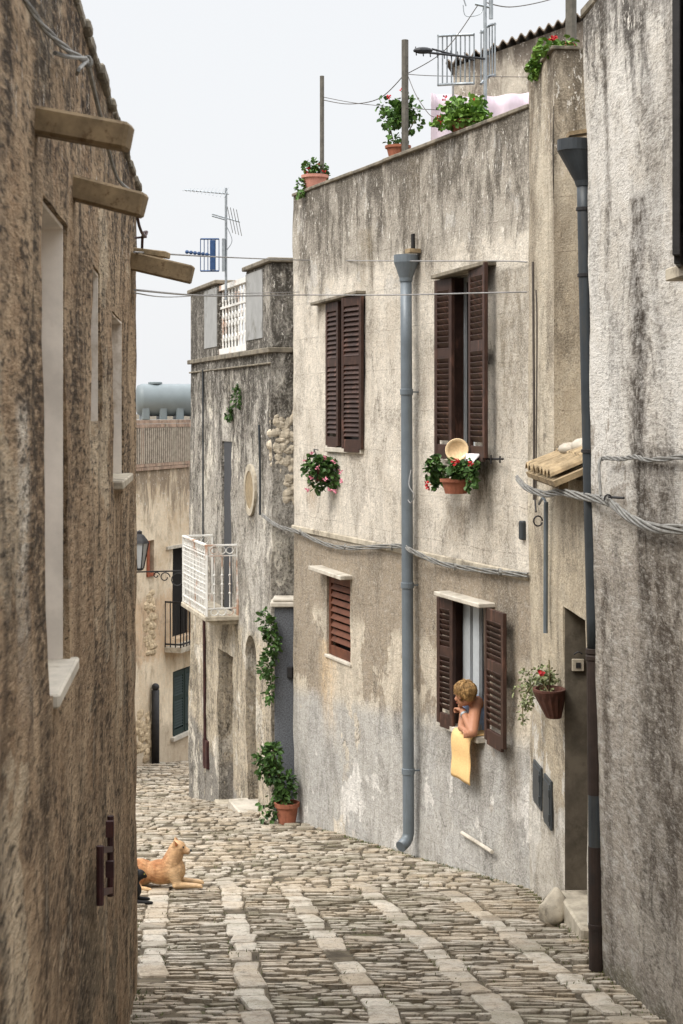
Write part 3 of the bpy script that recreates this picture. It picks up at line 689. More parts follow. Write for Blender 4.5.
pipe(FA, 406, 255, 843, .11, .056, M['zinc'], house_a, joints=(392, 585, 770), fun=(.12, .26), xb=408.5)
m = MB(); u, z = FA.q(413, 240); m.fbox(FA, u - .03, u + .03, z - .1, z + .06, -.02, .008); obj('outlet_hole', m, M['dark'], house_a)
m = MB(); u, z = FA.q(409, 253, .1); m.fbox(FA, u - .05, u + .06, z, z + .04, .0, .12); obj('spout_tile', m, M['tile'], house_a)
# ------------------------------------------------------------------ corner house with the doorway (B)
zbB = g(12)
mB = plaster('warm_cream_plaster', zbB, srgb(200, 186, 160), srgb(168, 152, 126), srgb(96, 84, 68), blotch=(.4, .62), streak=(.5, .7, .6), topz=2.77, toplen=1.2,
             grain=.28, bump=.6, rough_sc=36, joints=.4, cracks=.8, seed=6, speck=.5, sat=.75, sharp=[(-6, -2.2, 0, .53, srgb(206, 200, 188), .8, 1.4, 3)], bands=.5, ux=.45, run=(10, 2.4), zones=[(-6, -3.0, .1, srgb(190, 184, 172), .7, .8), (-2.9, -1.0, 0, srgb(178, 160, 128), .6, .6)],
             drips=[(.1, 2.7, -.5, .3, srgb(120, 108, 92), .7)])
house_b = thing('corner_house', 'narrow cream house with tile canopy and dark doorway between shuttered and grey houses', 'house', (FB.a.x, FB.a.y, zbB), FB.rz)
uS = FB.q(554, 300)[0]; dr = rect(FB, 564, 587, 606, 890)
mb = wall_mesh(FB, 0, FB.L, -4.7, 2.77, [dr + [.4]], skips=[(uS, FB.L + 1, -.5, 4)], cell=.1, jit=.01, body=3, left=False, right=False, roofz=-.52, back=False)
P = FB.P      # upper block end face (towards the camera) and roofs
def gridq(mb, a, b, z0, z1, nu, nz, jit=.01):
    vs2 = []; fs2 = []
    for j in range(nz + 1):
        for i in range(nu + 1):
            p = a + (b - a) * i / nu; p = Vector((p.x, p.y, z0 + (z1 - z0) * j / nz))
            if 0 < i: p += Vector((0, mnoise.noise(p * 2) * jit, 0))
            vs2.append(p)
    for j in range(nz):
        for i in range(nu): fs2.append((j * (nu + 1) + i, j * (nu + 1) + i + 1, (j + 1) * (nu + 1) + i + 1, (j + 1) * (nu + 1) + i))
    mb.add(vs2, fs2, .5)
gridq(mb, P(uS, 0), P(uS, 0, -3), -.6, 2.77, 24, 30)
mb.add([P(0, 2.2, -.2), P(uS, 2.2, -.2), P(uS, 2.2, -3), P(0, 2.2, -3)], [(0, 1, 2, 3)], .5)
mb.add([P(uS, -.3, -.0), P(FB.L, -.3, -.0), P(FB.L, .3, -3), P(uS, .3, -3)], [(0, 1, 2, 3)], .5)
obj('wall', mb, mB, house_b, smooth=False)
m = MB(); m.fbox(FB, -.02, uS + .02, 2.772, 2.8, -.2, .025); m.obox(P(uS - .08, 2.785, -1.62), FB.u3 * .11, FB.o3 * 1.4, Vector((0, 0, .015))); obj('coping', m, M['coping'], house_b, bevel=.005)
m = MB(); m.fbox(FB, dr[0], dr[1], dr[2] - .3, dr[3], -.44, -.4); dd_ = obj('door', m, M['door_wood'], house_b)
m = MB(); m.fbox(FB, dr[0] + .001, dr[0] + .009, dr[2], dr[3] - .01, -.4, -.006); m.fbox(FB, dr[1] - .009, dr[1] - .001, dr[2], dr[3] - .01, -.4, -.006); obj('door_reveal', m, simple('bare_cement', srgb(98, 90, 78), .95, var=.3, sc=7, dirt=srgb(72, 66, 56)), house_b)
m = MB(); m.fbox(FB, dr[0] + .02, dr[1] + .1, dr[2] - .4, dr[2] + .008, -.4, .06); obj('doorstep', m, M['stone_trim'], house_b, bevel=.015)
m = MB(); pj = P(dr[0] + .012, FB.q(578, 676)[1], -.1); 
m.obox(pj + FB.u3 * .012, FB.u3 * .012, FB.o3 * .045, Vector((0, 0, .045))); it = obj('intercom', m, M['stone_trim'], house_b, bevel=.004)
m = MB(); m.obox(pj + FB.u3 * .026, FB.u3 * .003, FB.o3 * .018, Vector((0, 0, .02))); obj('call_button', m, M['iron'], it)
m = MB(); m.tube(smooth_path([pj + Vector((-.03, -.02, .08)), pj + Vector((0, -.03, .1)), pj + Vector((.03, -.03, .085))]), .006, 6); obj('entry_hook', m, M['iron'], house_b)
for (x0, x1, ya, yb, yc) in ((535.5, 543, 759, 806, 816), (546, 553, 773, 826, 836)):
    u0, zt = FB.q(x0, ya); u1 = FB.q(x1, ya)[0]; zb_ = FB.q(x1, yb + 5)[1]
    m = MB(); m.fbox(FB, u0, u1, zb_, zt, .002, .02); m.fbox(FB, u0 + .02, u1 - .02, zb_ + .03, zt - .03, .018, .028)
    for yy in (.25, .75): m.fbox(FB, u1 - .035, u1 - .005, zb_ + (zt - zb_) * yy - .03, zb_ + (zt - zb_) * yy + .03, .02, .036)
    obj('meter_cover', m, M['iron'] if 0 else M['zinc_dark'] if 0 else simple('slate_metal', srgb(58, 62, 64), .5), house_b, bevel=.003)
# tile canopy
m = MB(); ys = [12.22 - i * .145 for i in range(10)]
for i, yy in enumerate(ys):
    a = Vector((1.41 + rnd.uniform(-.02, .02), yy, -.455 + rnd.uniform(-.008, .008))); b = Vector((2.1, yy, -.16))
    for k in range(3):
        aa = a + (b - a) * k / 3 ; bb2 = a + (b - a) * (k + 1.12) / 3; up = Vector((0, 0, .012 * 0 + .006 * k))
        n_ = 7; vs2 = []
        for q, rr in ((aa, .078), (bb2, .066)):
            for w_ in (1, .78):
                for i2 in range(n_ + 1):
                    t_ = math.pi * i2 / n_; vs2.append(q + up + Vector((0, math.cos(t_) * rr * w_, math.sin(t_) * rr * .7 * w_)))
        c4 = n_ + 1; fs2 = []
        for i2 in range(n_):
            fs2 += [(i2, i2 + 1, 2 * c4 + i2 + 1, 2 * c4 + i2), (c4 + i2, 3 * c4 + i2, 3 * c4 + i2 + 1, c4 + i2 + 1), (i2, c4 + i2, c4 + i2 + 1, i2 + 1)]
        m.add(vs2, fs2)
m.obox((1.78, 11.55, -.35), (.35, 0, .148), (0, .8, 0), (-.008, 0, .018))
cn = obj('tile_canopy', m, M['tile'], house_b)
m = MB(); m.bar((1.5, 12.3, -.51), (1.5, 10.8, -.51), .06, .05); obj('canopy_beam', m, M['wood'], cn)
m = MB(); m.ball(at(570, 449, 11.8), (.09, .1, .05), 10); m.ball(at(583, 446, 11.6), (.09, .1, .06), 10); tag(obj('sack', m, M['white_trim'], None, at(573, 452, 11.8), smooth=True), 'pale crumpled sack lying on the small tile canopy', 'sack')
# big drainpipe between B and C (leans)
hopperP = at(574.5, 140, 10.0)
PK = [(0, at(584, 182, 10.0)), (.28, at(588.5, 400, 9.97)), (.6, at(594.5, 652, 9.92)), (1.0, at(597, 970, 9.85))]
def lp(t):
    for (a_, pa_), (b_, pb_) in zip(PK, PK[1:]):
        if t <= b_: return pa_ + (pb_ - pa_) * (t - a_) / (b_ - a_)
    return PK[-1][1]
m = MB(); m.tube([lp(i / 14 * .6) for i in range(15)], .046, 16)
dp = obj('drainpipe', m, M['zinc_dark'], house_c, smooth=True)
m = MB(); m.lathe(hopperP, [(.042, -.29), (.05, -.29), (.052, -.255), (.104, -.075), (.108, -.07), (.108, 0), (.1, 0), (.1, -.07), (.03, -.24)], 24)
for v_ in m.v: v_.x += (hopperP.z - .07 - v_.z) * .27 if v_.z < hopperP.z - .07 else 0
obj('hopper', m, M['zinc_dark'], dp)
for t in (.035, .12, .345): m = MB(); m.lathe(lp(t), [(.046, -.012), (.054, -.01), (.054, .01), (.046, .012)], 16); m.bar(lp(t), lp(t) + Vector((.12, -.02, .0)), .02, .012); obj('bracket', m, M['iron'], dp)
m = MB(); m.tube([lp(.6), lp(.78)], .05, 16); m.lathe(lp(.605), [(.042, .05), (.056, .045), (.058, .02), (.05, .01), (.056, 0), (.056, -.02), (.046, -.04)], 16); o = obj('lower_pipe', m, M['iron_brown'], dp, smooth=False)
m = MB(); m.tube([lp(.78), lp(.845)], .048, 16); obj('grey_sleeve', m, M['zinc_dark'], dp)
m = MB(); m.tube([lp(.845), lp(1.0)], .05, 16); m.lathe(lp(.945), [(.046, .02), (.053, .015), (.053, -.015), (.046, -.02)], 16); obj('lower_pipe', m, M['iron_brown'], dp)
m = MB(); m.obox(at(582, 133, 10.05), (.09, 0, .015), (0, .07, 0), (-.002, 0, .012)); obj('spout_tile', m, M['tile'], dp)
m = MB(); pst = at(553, 915, 11.75); m.ball(pst + Vector((0, 0, .05)), (.11, .13, .13), 28); o = obj('boulder', m, M['stone_trim'], None, (pst.x, pst.y, g(11.75)), smooth=True)
for v_ in o.data.vertices: v_.co += Vector(mnoise.noise_vector(v_.co * 6)) * .05 + Vector(mnoise.noise_vector(v_.co * 18)) * .014; v_.co.z = max(v_.co.z, -.06)
tag(o, 'rough pale boulder at the foot of the doorway corner', 'stone')

# ------------------------------------------------------------------ balcony house (D)
zbD = g(22)
mD = plaster('lichen_grey_plaster', zbD, srgb(192, 184, 170), srgb(154, 145, 130), srgb(64, 58, 50), blotch=(.42, .6), streak=(.5, .62, .8), topz=.72, toplen=2.6,
             grain=.4, bump=.9, rough_sc=20, cracks=.5, seed=8, speck=.6, sharp=[(-6, .6, 0, .56, srgb(222, 212, 192), .8, 1.3, 6)], run=(8, 4.5), bands=.6, mott_sc=18, ux=.7, patches=(.6, srgb(206, 194, 170), .7), zones=[(-7, -2.9, 0, srgb(196, 178, 146), .85, .4), (-8, -4.6, -.17, srgb(128, 126, 122), .85, .3)])
house_d = thing('balcony_house', 'weathered grey house with white iron balcony and rooftop balustrade', 'house', (FD.a.x, FD.a.y, zbD), FD.rz)
dA = rect(FD, 222, 231.5, 441, 610); dB = rect(FD, 219, 232, 648, 800); dC = rect(FD, 246, 257.5, 632, 800); dN = rect(FD, 247.5, 255.5, 470, 508)
mb = wall_mesh(FD, 0, FD.L, -6.6, .70, [dA + [.18], dB + [.3], dC + [.3]], cell=.14, jit=.02, body=5, roofz=.6, thick=.4)
obj('wall', mb, mD, house_d, smooth=True)
m = MB(); m.fbox(FD, dA[0] + .05, dA[1], dA[2], dA[3], -.07, -.02); da = obj('balcony_door', m, M['door_grey'], house_d)
m = MB(); m.fbox(FD, dB[0], dB[1], dB[2] - .5, dB[3], -.34, -.28); obj('door', m, M['door_wood'], house_d)
m = MB(); m.fbox(FD, dC[0], dC[1], dC[2] - .5, dC[3], -.34, -.28); ac = obj('door', m, M['door_wood'], house_d)
m = MB(); uc = (dC[0] + dC[1]) / 2; wc = (dC[1] - dC[0]) / 2; n_ = 8     # arch spandrels close the top corners of the opening
for sgn in (-1, 1):
    for k in range(n_):
        t0 = math.pi / 2 * k / n_; t1 = math.pi / 2 * (k + 1) / n_; hh = wc * .9
        x0 = uc + sgn * wc * math.sin(t0); x1 = uc + sgn * wc * math.sin(t1); za = dC[3] - hh + hh * math.cos(t0); zb2 = dC[3] - hh + hh * math.cos(t1)
        vs2 = [FD.P(x0, za, .01), FD.P(x1, zb2, .01), FD.P(x1, dC[3] + .02, .01), FD.P(x0, dC[3] + .02, .01)]
        vs2 += [p - FD.o3 * .25 for p in vs2]; m.add(vs2, [(0, 1, 2, 3) if sgn > 0 else (3, 2, 1, 0), (0, 4, 5, 1)] , .5)
obj('arch', m, mD, ac)
m = MB(); un = (dN[0] + dN[1]) / 2; zn = (dN[2] + dN[3]) / 2; wn_ = (dN[1] - dN[0]) / 2; hn = (dN[3] - dN[2]) / 2
ring = [(un + wn_ * math.cos(t) * s_, zn + hn * math.sin(t) * s_) for s_ in (1.35, 1.0) for t in [i * math.pi / 10 for i in range(20)]]
vs2 = [FD.P(a, b, .035) for a, b in ring] + [FD.P(a, b, -.02) for a, b in ring]; fs2 = []
for i in range(20):
    j = (i + 1) % 20; fs2 += [(i, j, 20 + j, 20 + i), (20 + i, 20 + j, 60 + j, 60 + i), (i, 40 + i, 40 + j, j)]
m.add(vs2, fs2, .5); on = obj('oval_frame', m, M['stone_trim'], house_d)
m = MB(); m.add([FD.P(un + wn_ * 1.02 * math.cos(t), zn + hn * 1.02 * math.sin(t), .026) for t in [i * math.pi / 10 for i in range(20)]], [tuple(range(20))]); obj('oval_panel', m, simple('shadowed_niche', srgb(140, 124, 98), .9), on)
m = MB(); m.fbox(FD, -.03, FD.L + .03, .70, .765, -.4, .05); m.obox(FD.P(FD.L - .1, .732, -1.9), FD.u3 * .14, FD.o3 * 1.5, Vector((0, 0, .033))); m.fbox(FD, -.0, FD.L + .0, .56, .585, 0, .03); obj('cornice', m, M['coping'], house_d, bevel=.008)
ub = [FD.q(x_, 330)[0] for x_ in (192, 205, 217.5, 246, 266, 271)]
for (a, b, zt) in ((0, ub[2], 1.78), (ub[3], FD.L, 1.80)):
    m = MB(); m.fbox(FD, a, b, .765, zt, -.3, 0); 
    if a > 1: m.obox(FD.P(FD.L - .15, .765 + (zt - .765) / 2, -1.8), FD.u3 * .15, FD.o3 * 1.5, Vector((0, 0, (zt - .765) / 2)))
    pr_ = obj('parapet_pier', m, mD, house_d, bevel=.01)
    m = MB(); m.fbox(FD, a - .04, b + .04, zt + .002, zt + .06, -.34, .05)
    if a > 1: m.obox(FD.P(FD.L - .15, zt + .034, -1.8), FD.u3 * .2, FD.o3 * 1.46, Vector((0, 0, .03)))
    obj('pier_cap', m, M['coping'], pr_, bevel=.01)
    pa, pb = (a + .55 * (b - a), b - .02) if a < 1 else (a + .02, b - .32 * (b - a)); m = MB(); m.fbox(FD, pa, pb, .9, zt - .04, .0, .01); obj('panel', m, M['greypanel'], pr_)
m = MB(); u0, u1 = ub[2], ub[3]; nn = 9
m.fbox(FD, u0, u1, 1.68, 1.75, -.1, -.02); m.fbox(FD, u0, u1, .78, .86, -.1, -.02); m.fbox(FD, u0, u1, 1.42, 1.45, -.08, -.04)
for k in range(nn):
    uu = u0 + (u1 - u0) * (k + .5) / nn; m.tube([FD.P(uu, .82, -.06), FD.P(uu, 1.7, -.06)], .014, 6)
    for zz in (1.0, 1.2, 1.3, 1.56): m.tube([FD.P(uu + .05 * math.cos(t), zz + .05 * math.sin(t), -.06) for t in [i * math.pi / 5 for i in range(11)]], .01, 5, False)
obj('balustrade', m, M['white_iron'], house_d)
# balcony
uN = FD.q(238, 616)[0]; uF = uN - 1.76; zf = -2.74; dp_ = .45
m = MB(); m.fbox(FD, uF, uN, zf - .07, zf, -.02, dp_); m.fbox(FD, uF + .05, uN - .05, zf - .12, zf - .07, -.02, dp_ - .1); bs = obj('balcony', m, M['stone_trim'], house_d, bevel=.012)
m = MB(); T = zf + .94
def rail(pa, pb, nb, ends=(1, 1)):
    m.bar(pa + Vector((0, 0, T - zf)), pb + Vector((0, 0, T - zf)), .045, .022); m.bar(pa + Vector((0, 0, .1)), pb + Vector((0, 0, .1)), .022, .015); m.bar(pa + Vector((0, 0, T - zf - .14)), pb + Vector((0, 0, T - zf - .14)), .022, .015)
    [m.bar(q_, q_ + Vector((0, 0, T - zf - .012)), .03) for q_, e_ in ((pa, ends[0]), (pb, ends[1])) if e_]
    for k in range(1, nb):
        q = pa + (pb - pa) * k / nb; dirn = (pb - pa).normalized()
        m.tube([q + Vector((0, 0, .1)), q + Vector((0, 0, .45)), q + Vector((0, 0, .8))], .008, 5)
        for zz in (.3, .42, .54): m.ball(q + Vector((0, 0, zz)), .018, 6)
        for zz in (.05, .87):
            c_ = q + Vector((0, 0, zz)); m.tube([c_ + dirn * .05 * math.cos(t) + Vector((0, 0, .045 * math.sin(t))) for t in [i * math.pi / 4 for i in range(9)]], .007, 5, False)
c0, c1, c2, c3 = FD.P(uF + .03, zf, 0), FD.P(uF + .03, zf, dp_ - .03), FD.P(uN - .03, zf, dp_ - .03), FD.P(uN - .03, zf, 0)
rail(c0, c1, 4, (1, 0)); rail(c1, c2, 15); rail(c2, c3, 4, (0, 1))
# dense lattice panel on the outer side
for k in range(22):
    q = c1 + (c2 - c1) * (k + .5) / 22; m.tube([q + Vector((0, 0, .2)), q + Vector((0, 0, .76))], .005, 4)
for k in range(9): zz = .22 + k * .065; m.tube([c1 + Vector((0, 0, zz)), c2 + Vector((0, 0, zz))], .005, 4)
obj('railing', m, M['white_iron'], bs)
# pipe and little box on D
m = MB(); m.tube([FD.W(204, 600, .04), FD.W(205, 768, .04)], .022, 8); m.fbox(FD, FD.q(206, 740)[0], FD.q(210, 740)[0], FD.q(206, 765)[1], FD.q(206, 738)[1], 0, .05); obj('rusty_pipe', m, M['rust_iron'], house_d)
m = MB(); m.tube([FD.W(203, 370, .03), FD.W(203, 590, .03)], .014, 6); obj('conduit', m, M['zinc_dark'], house_d)
m = MB(); m.fbox(FD, dC[0] - .1, dC[1] + .1, dC[2] - .35, dC[2] + .006, -.28, .22); obj('doorstep', m, M['white_trim'], house_d, bevel=.015)
m = MB(); m.fbox(FD, dB[0] - .05, dB[1] + .05, dB[2] - .3, dB[2] + .006, -.28, .06); obj('doorstep', m, M['stone_trim'], house_d, bevel=.015)
# rough bare stonework on D's end face
m = MB(); Fe = Frame((-.854 + FD.i3.x * 0, 19.5), (-.854 + FD.i3.x, 19.5 + FD.i3.y))
for k in range(150):
    uu = rnd.uniform(.02, .42); zz = rnd.uniform(-1.15, .0)
    if uu < .16 - zz * .0 and zz < -.75: continue
    m.ball(Fe.P(uu, zz, -.018), (rnd.uniform(.04, .11), rnd.uniform(.016, .03), rnd.uniform(.03, .07)), 8, Matrix.Rotation(rnd.uniform(-.5, .5), 3, 'Y'))
o = obj('bare_stonework', m, simple('pale_rubble', srgb(190, 178, 158), .95, var=.4, sc=12, dirt=srgb(128, 114, 94), bump=1), house_d)

# grey gate pier between D and A
pz = g(19.2)
pier = thing('gate_pier', 'dark grey granite gate pier with pale cap beside the shuttered house', 'pier', (-.68, 19.25, pz))
m = MB(); m.box(-.80, -.35, 19.1, 19.42, pz - .2, at(0, 607, 19.1).z); obj('shaft', m, M['granite'], pier, bevel=.008)
m = MB(); zc = at(0, 607, 19.1).z; m.box(-.85, -.33, 19.05, 19.44, zc + .002, zc + .06); m.box(-.82, -.33, 19.07, 19.43, zc + .062, zc + .1); obj('cap', m, M['white_trim'], pier, bevel=.01)
m = MB(); p = at(290.5, 672, 19.1); m.box(p.x - .04, p.x + .03, 19.05, 19.1, p.z - .07, p.z + .07); obj('doorbell', m, M['iron'], pier, bevel=.01)

# ------------------------------------------------------------------ far house (E) with tank
zbE = g(30)
mE = plaster('ochre_cream_plaster', zbE, srgb(224, 203, 168), srgb(200, 172, 132), srgb(128, 108, 84), blotch=(.42, .62), streak=(.56, .7, .4), bands=.25, topz=-1.2, toplen=1.2,
             grain=.15, bump=.4, rough_sc=22, cracks=.4, seed=11, speck=.15, sat=.75, zones=[(-9, -6.2, 0, srgb(170, 150, 122), .7, .5), (-4.8, -3.6, 0, srgb(196, 150, 98), .6, .8)])
house_e = thing('ochre_house', 'far cream and ochre house at the street bend below a rooftop tank', 'house', (FE.a.x, FE.a.y, zbE), FE.rz)
eD = rect(FE, 172.5, 196, 549, 640); eW = rect(FE, 173, 196, 672, 737); eO = rect(FE, 146.5, 154, 541, 577)
zT = -1.2
mb = wall_mesh(FE, 0, FE.L, -8.5, -.28, [eD + [.25], eW + [.12], eO + [.2]], cell=.2, jit=.012, body=5, roofz=-.5)
obj('wall', mb, mE, house_e, smooth=True)
m = MB(); m.fbox(FE, eD[0], eD[1], eD[2], eD[3], -.3, -.2); obj('balcony_door', m, M['dark'], house_e)
m = MB(); m.fbox(FE, eD[0] - .3, eD[1], eD[3] + .01, eD[3] + .07, -.0, .05); obj('lintel', m, M['white_trim'], house_e)
m = MB(); a, b, c_, d_ = eW; m.fbox(FE, a, b, c_, d_, -.1, -.06); we = obj('window', m, M['shutter_green'], house_e)
shutter(FE, a + .02, c_ + .02, d_ - .02, (b - a) / 2 - .03, 0, 1, we, M['shutter_green'], d=-.02); shutter(FE, b - .02, c_ + .02, d_ - .02, (b - a) / 2 - .03, 0, -1, we, M['shutter_green'], d=-.02)
m = MB(); m.fbox(FE, a - .1, b + .1, c_ - .07, c_, -.1, .07); obj('sill', m, M['white_trim'], we)
m = MB(); a, b, c_, d_ = eO; m.fbox(FE, a, b, c_, d_, -.22, -.16); wo = obj('window', m, M['shutter_red'], house_e); m = MB(); m.fbox(FE, a, b, c_, c_ + .05, -.16, .03); m.fbox(FE, a, a + .1, c_, d_, -.15, .02); obj('frame', m, simple('orange_wood', srgb(134, 72, 46), .7), wo)
# brick band with slatted vent panel
z_a = FE.q(140, 471)[1]; z_b = FE.q(140, 464)[1]; z_c = FE.q(140, 428)[1]; z_d = FE.q(140, 420)[1]
m = MB()
for (za, zb2) in ((z_a, z_b), (z_c, z_d)):
    u = 0
    for rr in range(2):
        u = .1 * rr; hz = (zb2 - za) / 2
        while u < FE.L - .1:
            m.fbox(FE, u, min(u + .24, FE.L), za + hz * rr + .004, za + hz * (rr + 1) - .004, 0, .04 + rnd.uniform(0, .01)); u += .25
for u in (0, FE.q(139, 450)[0], FE.L - .3): m.fbox(FE, u, u + .12, z_b, z_c, 0, .038)
obj('brick_band', m, M['brick'], house_e)
m = MB(); m.fbox(FE, .15, FE.L - .3, z_b, z_c, .004, .012); m2 = MB(); u = FE.q(141, 450)[0]
u = .15
while u < FE.L - .35: m2.fbox(FE, u, u + .045, z_b, z_c, .014, .045); u += .085
vp = obj('vent_panel', m, M['iron'], house_e); obj('slats', m2, simple('grey_slats', srgb(168, 156, 140), .9, dirt=srgb(120, 110, 98)), vp)
# rubble left bare by the fallen plaster
rub = simple('ochre_rubble', srgb(186, 166, 136), .95, var=.4, dirt=srgb(132, 112, 86), bump=1)
for part_ in (0, 1):
    m = MB()
    for k in range((34, 50)[part_]):
        y_ = rnd.uniform(592, 655) if part_ == 0 else rnd.uniform(712, 760); x_ = rnd.uniform(144, 153) if part_ == 0 else rnd.uniform(136, 150 if y_ < 742 else 155)
        m.ball(FE.W(x_, y_, -.03), (rnd.uniform(.04, .07), rnd.uniform(.1, .2), rnd.uniform(.06, .13)), 8, Matrix.Rotation(FE.rz - math.pi / 2, 3, 'Z'))
    obj('bare_rubble', m, rub, house_e)
# far balcony
m = MB(); u0, u1, zf2 = FE.q(167, 648)[0] - .1, FE.q(167, 648)[0] + 2.1, FE.q(172, 645)[1]; m.fbox(FE, u0, u1, zf2 - .1, zf2, 0, .35); be = obj('balcony', m, M['stone_trim'], house_e)
m = MB(); A_, B_ = FE.P(u0 + .02, zf2, .33), FE.P(u1, zf2, .33); A0 = FE.P(u0 + .02, zf2, 0)
for pa, pb, nb in ((A0, A_, 3), (A_, B_, 16)):
    for zz in (.06, .88): m.bar(pa + Vector((0, 0, zz)), pb + Vector((0, 0, zz)), .03, .03)
    for k in range(nb + 1): q = pa + (pb - pa) * k / nb; m.tube([q, q + Vector((0, 0, .9))], .012, 5)
obj('railing', m, M['iron'], be)
m = MB(); m.tube([FE.W(155.5, 764, .09), FE.W(155.5, 690, .09)], .075, 12); m.ball(FE.W(155.5, 687, .09), .075, 10); o = obj('drainpipe', m, M['iron'], house_e, smooth=True)
# tank
tp = FE.W(165, 418, -.9); zt0 = FE.P(0, -.42).z
tank = thing('water_tank', 'grey horizontal plastic water tank lying on the far ochre house roof', 'tank', (-3.7, 34.5, -.2))
m = MB(); ax = Vector((1, .25, 0)).normalized(); cT = at(170, 400, 34.5); Rm = Matrix((ax, Vector((0, 0, 1)).cross(ax), Vector((0, 0, 1)))).transposed() @ Matrix(((0, 0, 1), (0, 1, 0), (-1, 0, 0)))
m.lathe(cT, [(.0, -.75), (.2, -.74), (.31, -.7), (.345, -.62)] + [(.345 if i % 2 else .352, -.6 + i * .1) for i in range(13)] + [(.345, .62), (.31, .7), (.2, .74), (0, .75)], 24, Rm)
obj('shell', m, M['tank'], tank, smooth=True)
m = MB(); m.lathe(cT + ax * -.32 + Vector((0, 0, .34)), [(.15, 0), (.15, .04), (.12, .05), (0, .055)], 16); obj('lid', m, M['tank'], tank)
for k in (-.55, -.18, .18, .55): m = MB(); m.obox(cT + ax * k + Vector((0, 0, -.27)), ax * .08, Vector((0, 0, 1)).cross(ax) * .3, (0, 0, .16)); obj('foot', m, M['tank'], tank, bevel=.02)
m = MB(); m.box(-4.7, -2.7, 34.1, 34.9, -.52, -.2); obj('tank_plinth', m, M['greypanel'], house_e)

# street lamp on D's far side
lp0 = at(142, 572, 24.4)
lamp = thing('street_lamp', 'old iron wall lantern on a scrolled bracket beyond the foreground corner', 'street lamp', lp0)
pe = Vector((-2.34, 24.45, at(0, 571, 24.4).z)); ps = at(139.5, 572, 24.4)
m = MB(); m.bar(ps + Vector((-.06, 0, 0)), pe, .025, .02)
for k, (rr, tt) in enumerate(((.13, 0), (.08, .2), (.05, .33))):
    c_ = pe + Vector((-.16 - tt, 0, -.02 - rr)); m.tube([c_ + Vector((rr * math.cos(a) * (1 - a / 12), 0, rr * math.sin(a) * (1 - a / 12))) for a in [i * .45 for i in range(15)]], .009, 5)
m.bar(pe + Vector((-.01, 0, .12)), pe + Vector((-.01, 0, -.38)), .03, .02)
obj('bracket', m, M['iron'], lamp)
m = MB(); c_ = ps + Vector((0, 0, .02)); m.lathe(c_, [(.03, 0), (.06, .02), (.065, .04)], 6); m.lathe(c_, [(.15, .42), (.13, .46), (.07, .54), (.04, .56), (.04, .6), (.0, .62)], 6)
for k in range(6): a = k * math.pi / 3; m.tube([c_ + Vector((.065 * math.cos(a), .065 * math.sin(a), .04)), c_ + Vector((.14 * math.cos(a), .14 * math.sin(a), .42))], .009, 5)
obj('lantern_frame', m, M['iron'], lamp)
m = MB(); m.lathe(c_, [(.058, .04), (.128, .42)], 6); obj('glass', m, M['lampglass'], lamp)

# ------------------------------------------------------------------ rooftop house (F)
zF = g(22.5)
FF = Frame((1.58, 22.6), (4.4, 22.2))
house_f = thing('rooftop_house', 'upper plastered house with wavy corrugated eave behind the shuttered house', 'house', (1.58, 22.6, zF), FF.rz)
mF = plaster('grey_beige_plaster', zF, srgb(196, 184, 164), srgb(164, 150, 132), srgb(104, 92, 80), topz=5, toplen=1.0, grain=.2, bump=.5, rough_sc=30, seed=14, cracks=.5, speck=.2)
mb = wall_mesh(FF, 0, 3.2, zF - .5, 4.84, [], cell=.3, jit=.01, body=2.5, topf=lambda u: u * .33, right=True, thick=.1); obj('wall', mb, mF, house_f, smooth=False)
m = MB(); nw = 240; vs2 = []
for q, (dd, dz) in enumerate(((.12, 0), (.12, .02), (-2.5, .25), (-2.5, .23))):
    for k in range(nw + 1):
        uu = -.1 + 3.4 * k / nw; vs2.append(FF.P(uu, 4.9 + uu * .33 + .035 * math.sin(k * 2 * math.pi / 9) + dz, dd))
fs2 = [(q * (nw + 1) + k, q * (nw + 1) + k + 1, ((q + 1) % 4) * (nw + 1) + k + 1, ((q + 1) % 4) * (nw + 1) + k) for q in range(4) for k in range(nw)]
m.add(vs2, fs2, .5); obj('corrugated_roof', m, M['corr'], house_f)

# ------------------------------------------------------------------ plants
def foliage(blobs, L, W, n_leaf, droop=.3):
    m_ = MB()
    tot = sum(b[1][0] * b[1][1] * b[1][2] for b in blobs) ** (1.0)
    for c_, r_ in blobs:
        k_ = max(4, int(.78 * n_leaf * (r_[0] * r_[1] * r_[2]) / tot))
        for _ in range(k_):
            d = rv(); d = d.normalized() * (d.length ** .45) * random.choice((1, 1, 1, 1.18)); p = Vector(c_) + Vector((d.x * r_[0], d.y * r_[1], d.z * r_[2]))
            dr_ = (d + rv() * .9 + Vector((0, 0, -droop))).normalized(); s_ = random.uniform(.6, 1.2)
            m_.leaf(p, dr_, (rv() + Vector((0, 0, .8))).normalized(), L * s_, W * s_)
    return m_
def flowers_parts(pts, fm, t_):
    cl = []
    for p in pts:
        p = Vector(p)
        for g_ in cl:
            if (g_[0] - p).length < .07: g_.append(p); break
        else: cl.append([p])
    for g_ in cl: obj('flower', flowers(g_, .028), M[fm], t_)
def flowers(pts, s_=.03):
    m_ = MB()
    for p in pts:
        for _ in range(9): q = Vector(p) + rv() * s_ * .8; m_.leaf(q, rv(), rv(), s_ * .8, s_ * .8)
    return m_
def clumpy(c, r, n_, rng=.35):
    o_ = []
    for _ in range(n_):
        d = rv(); d = d.normalized() * random.uniform(.35, .85); s_ = random.uniform(rng * .7, rng * 1.3)
        o_.append((Vector(c) + Vector((d.x * r[0], d.y * r[1], d.z * r[2])), (r[0] * s_, r[1] * s_, r[2] * s_)))
    return o_
def potprof(r, h): return [(0, 0), (r * .72, 0), (r * .93, h * .78), (r * 1.06, h * .8), (r * 1.08, h), (r * .95, h), (r * .92, h * .86), (0, h * .86)]
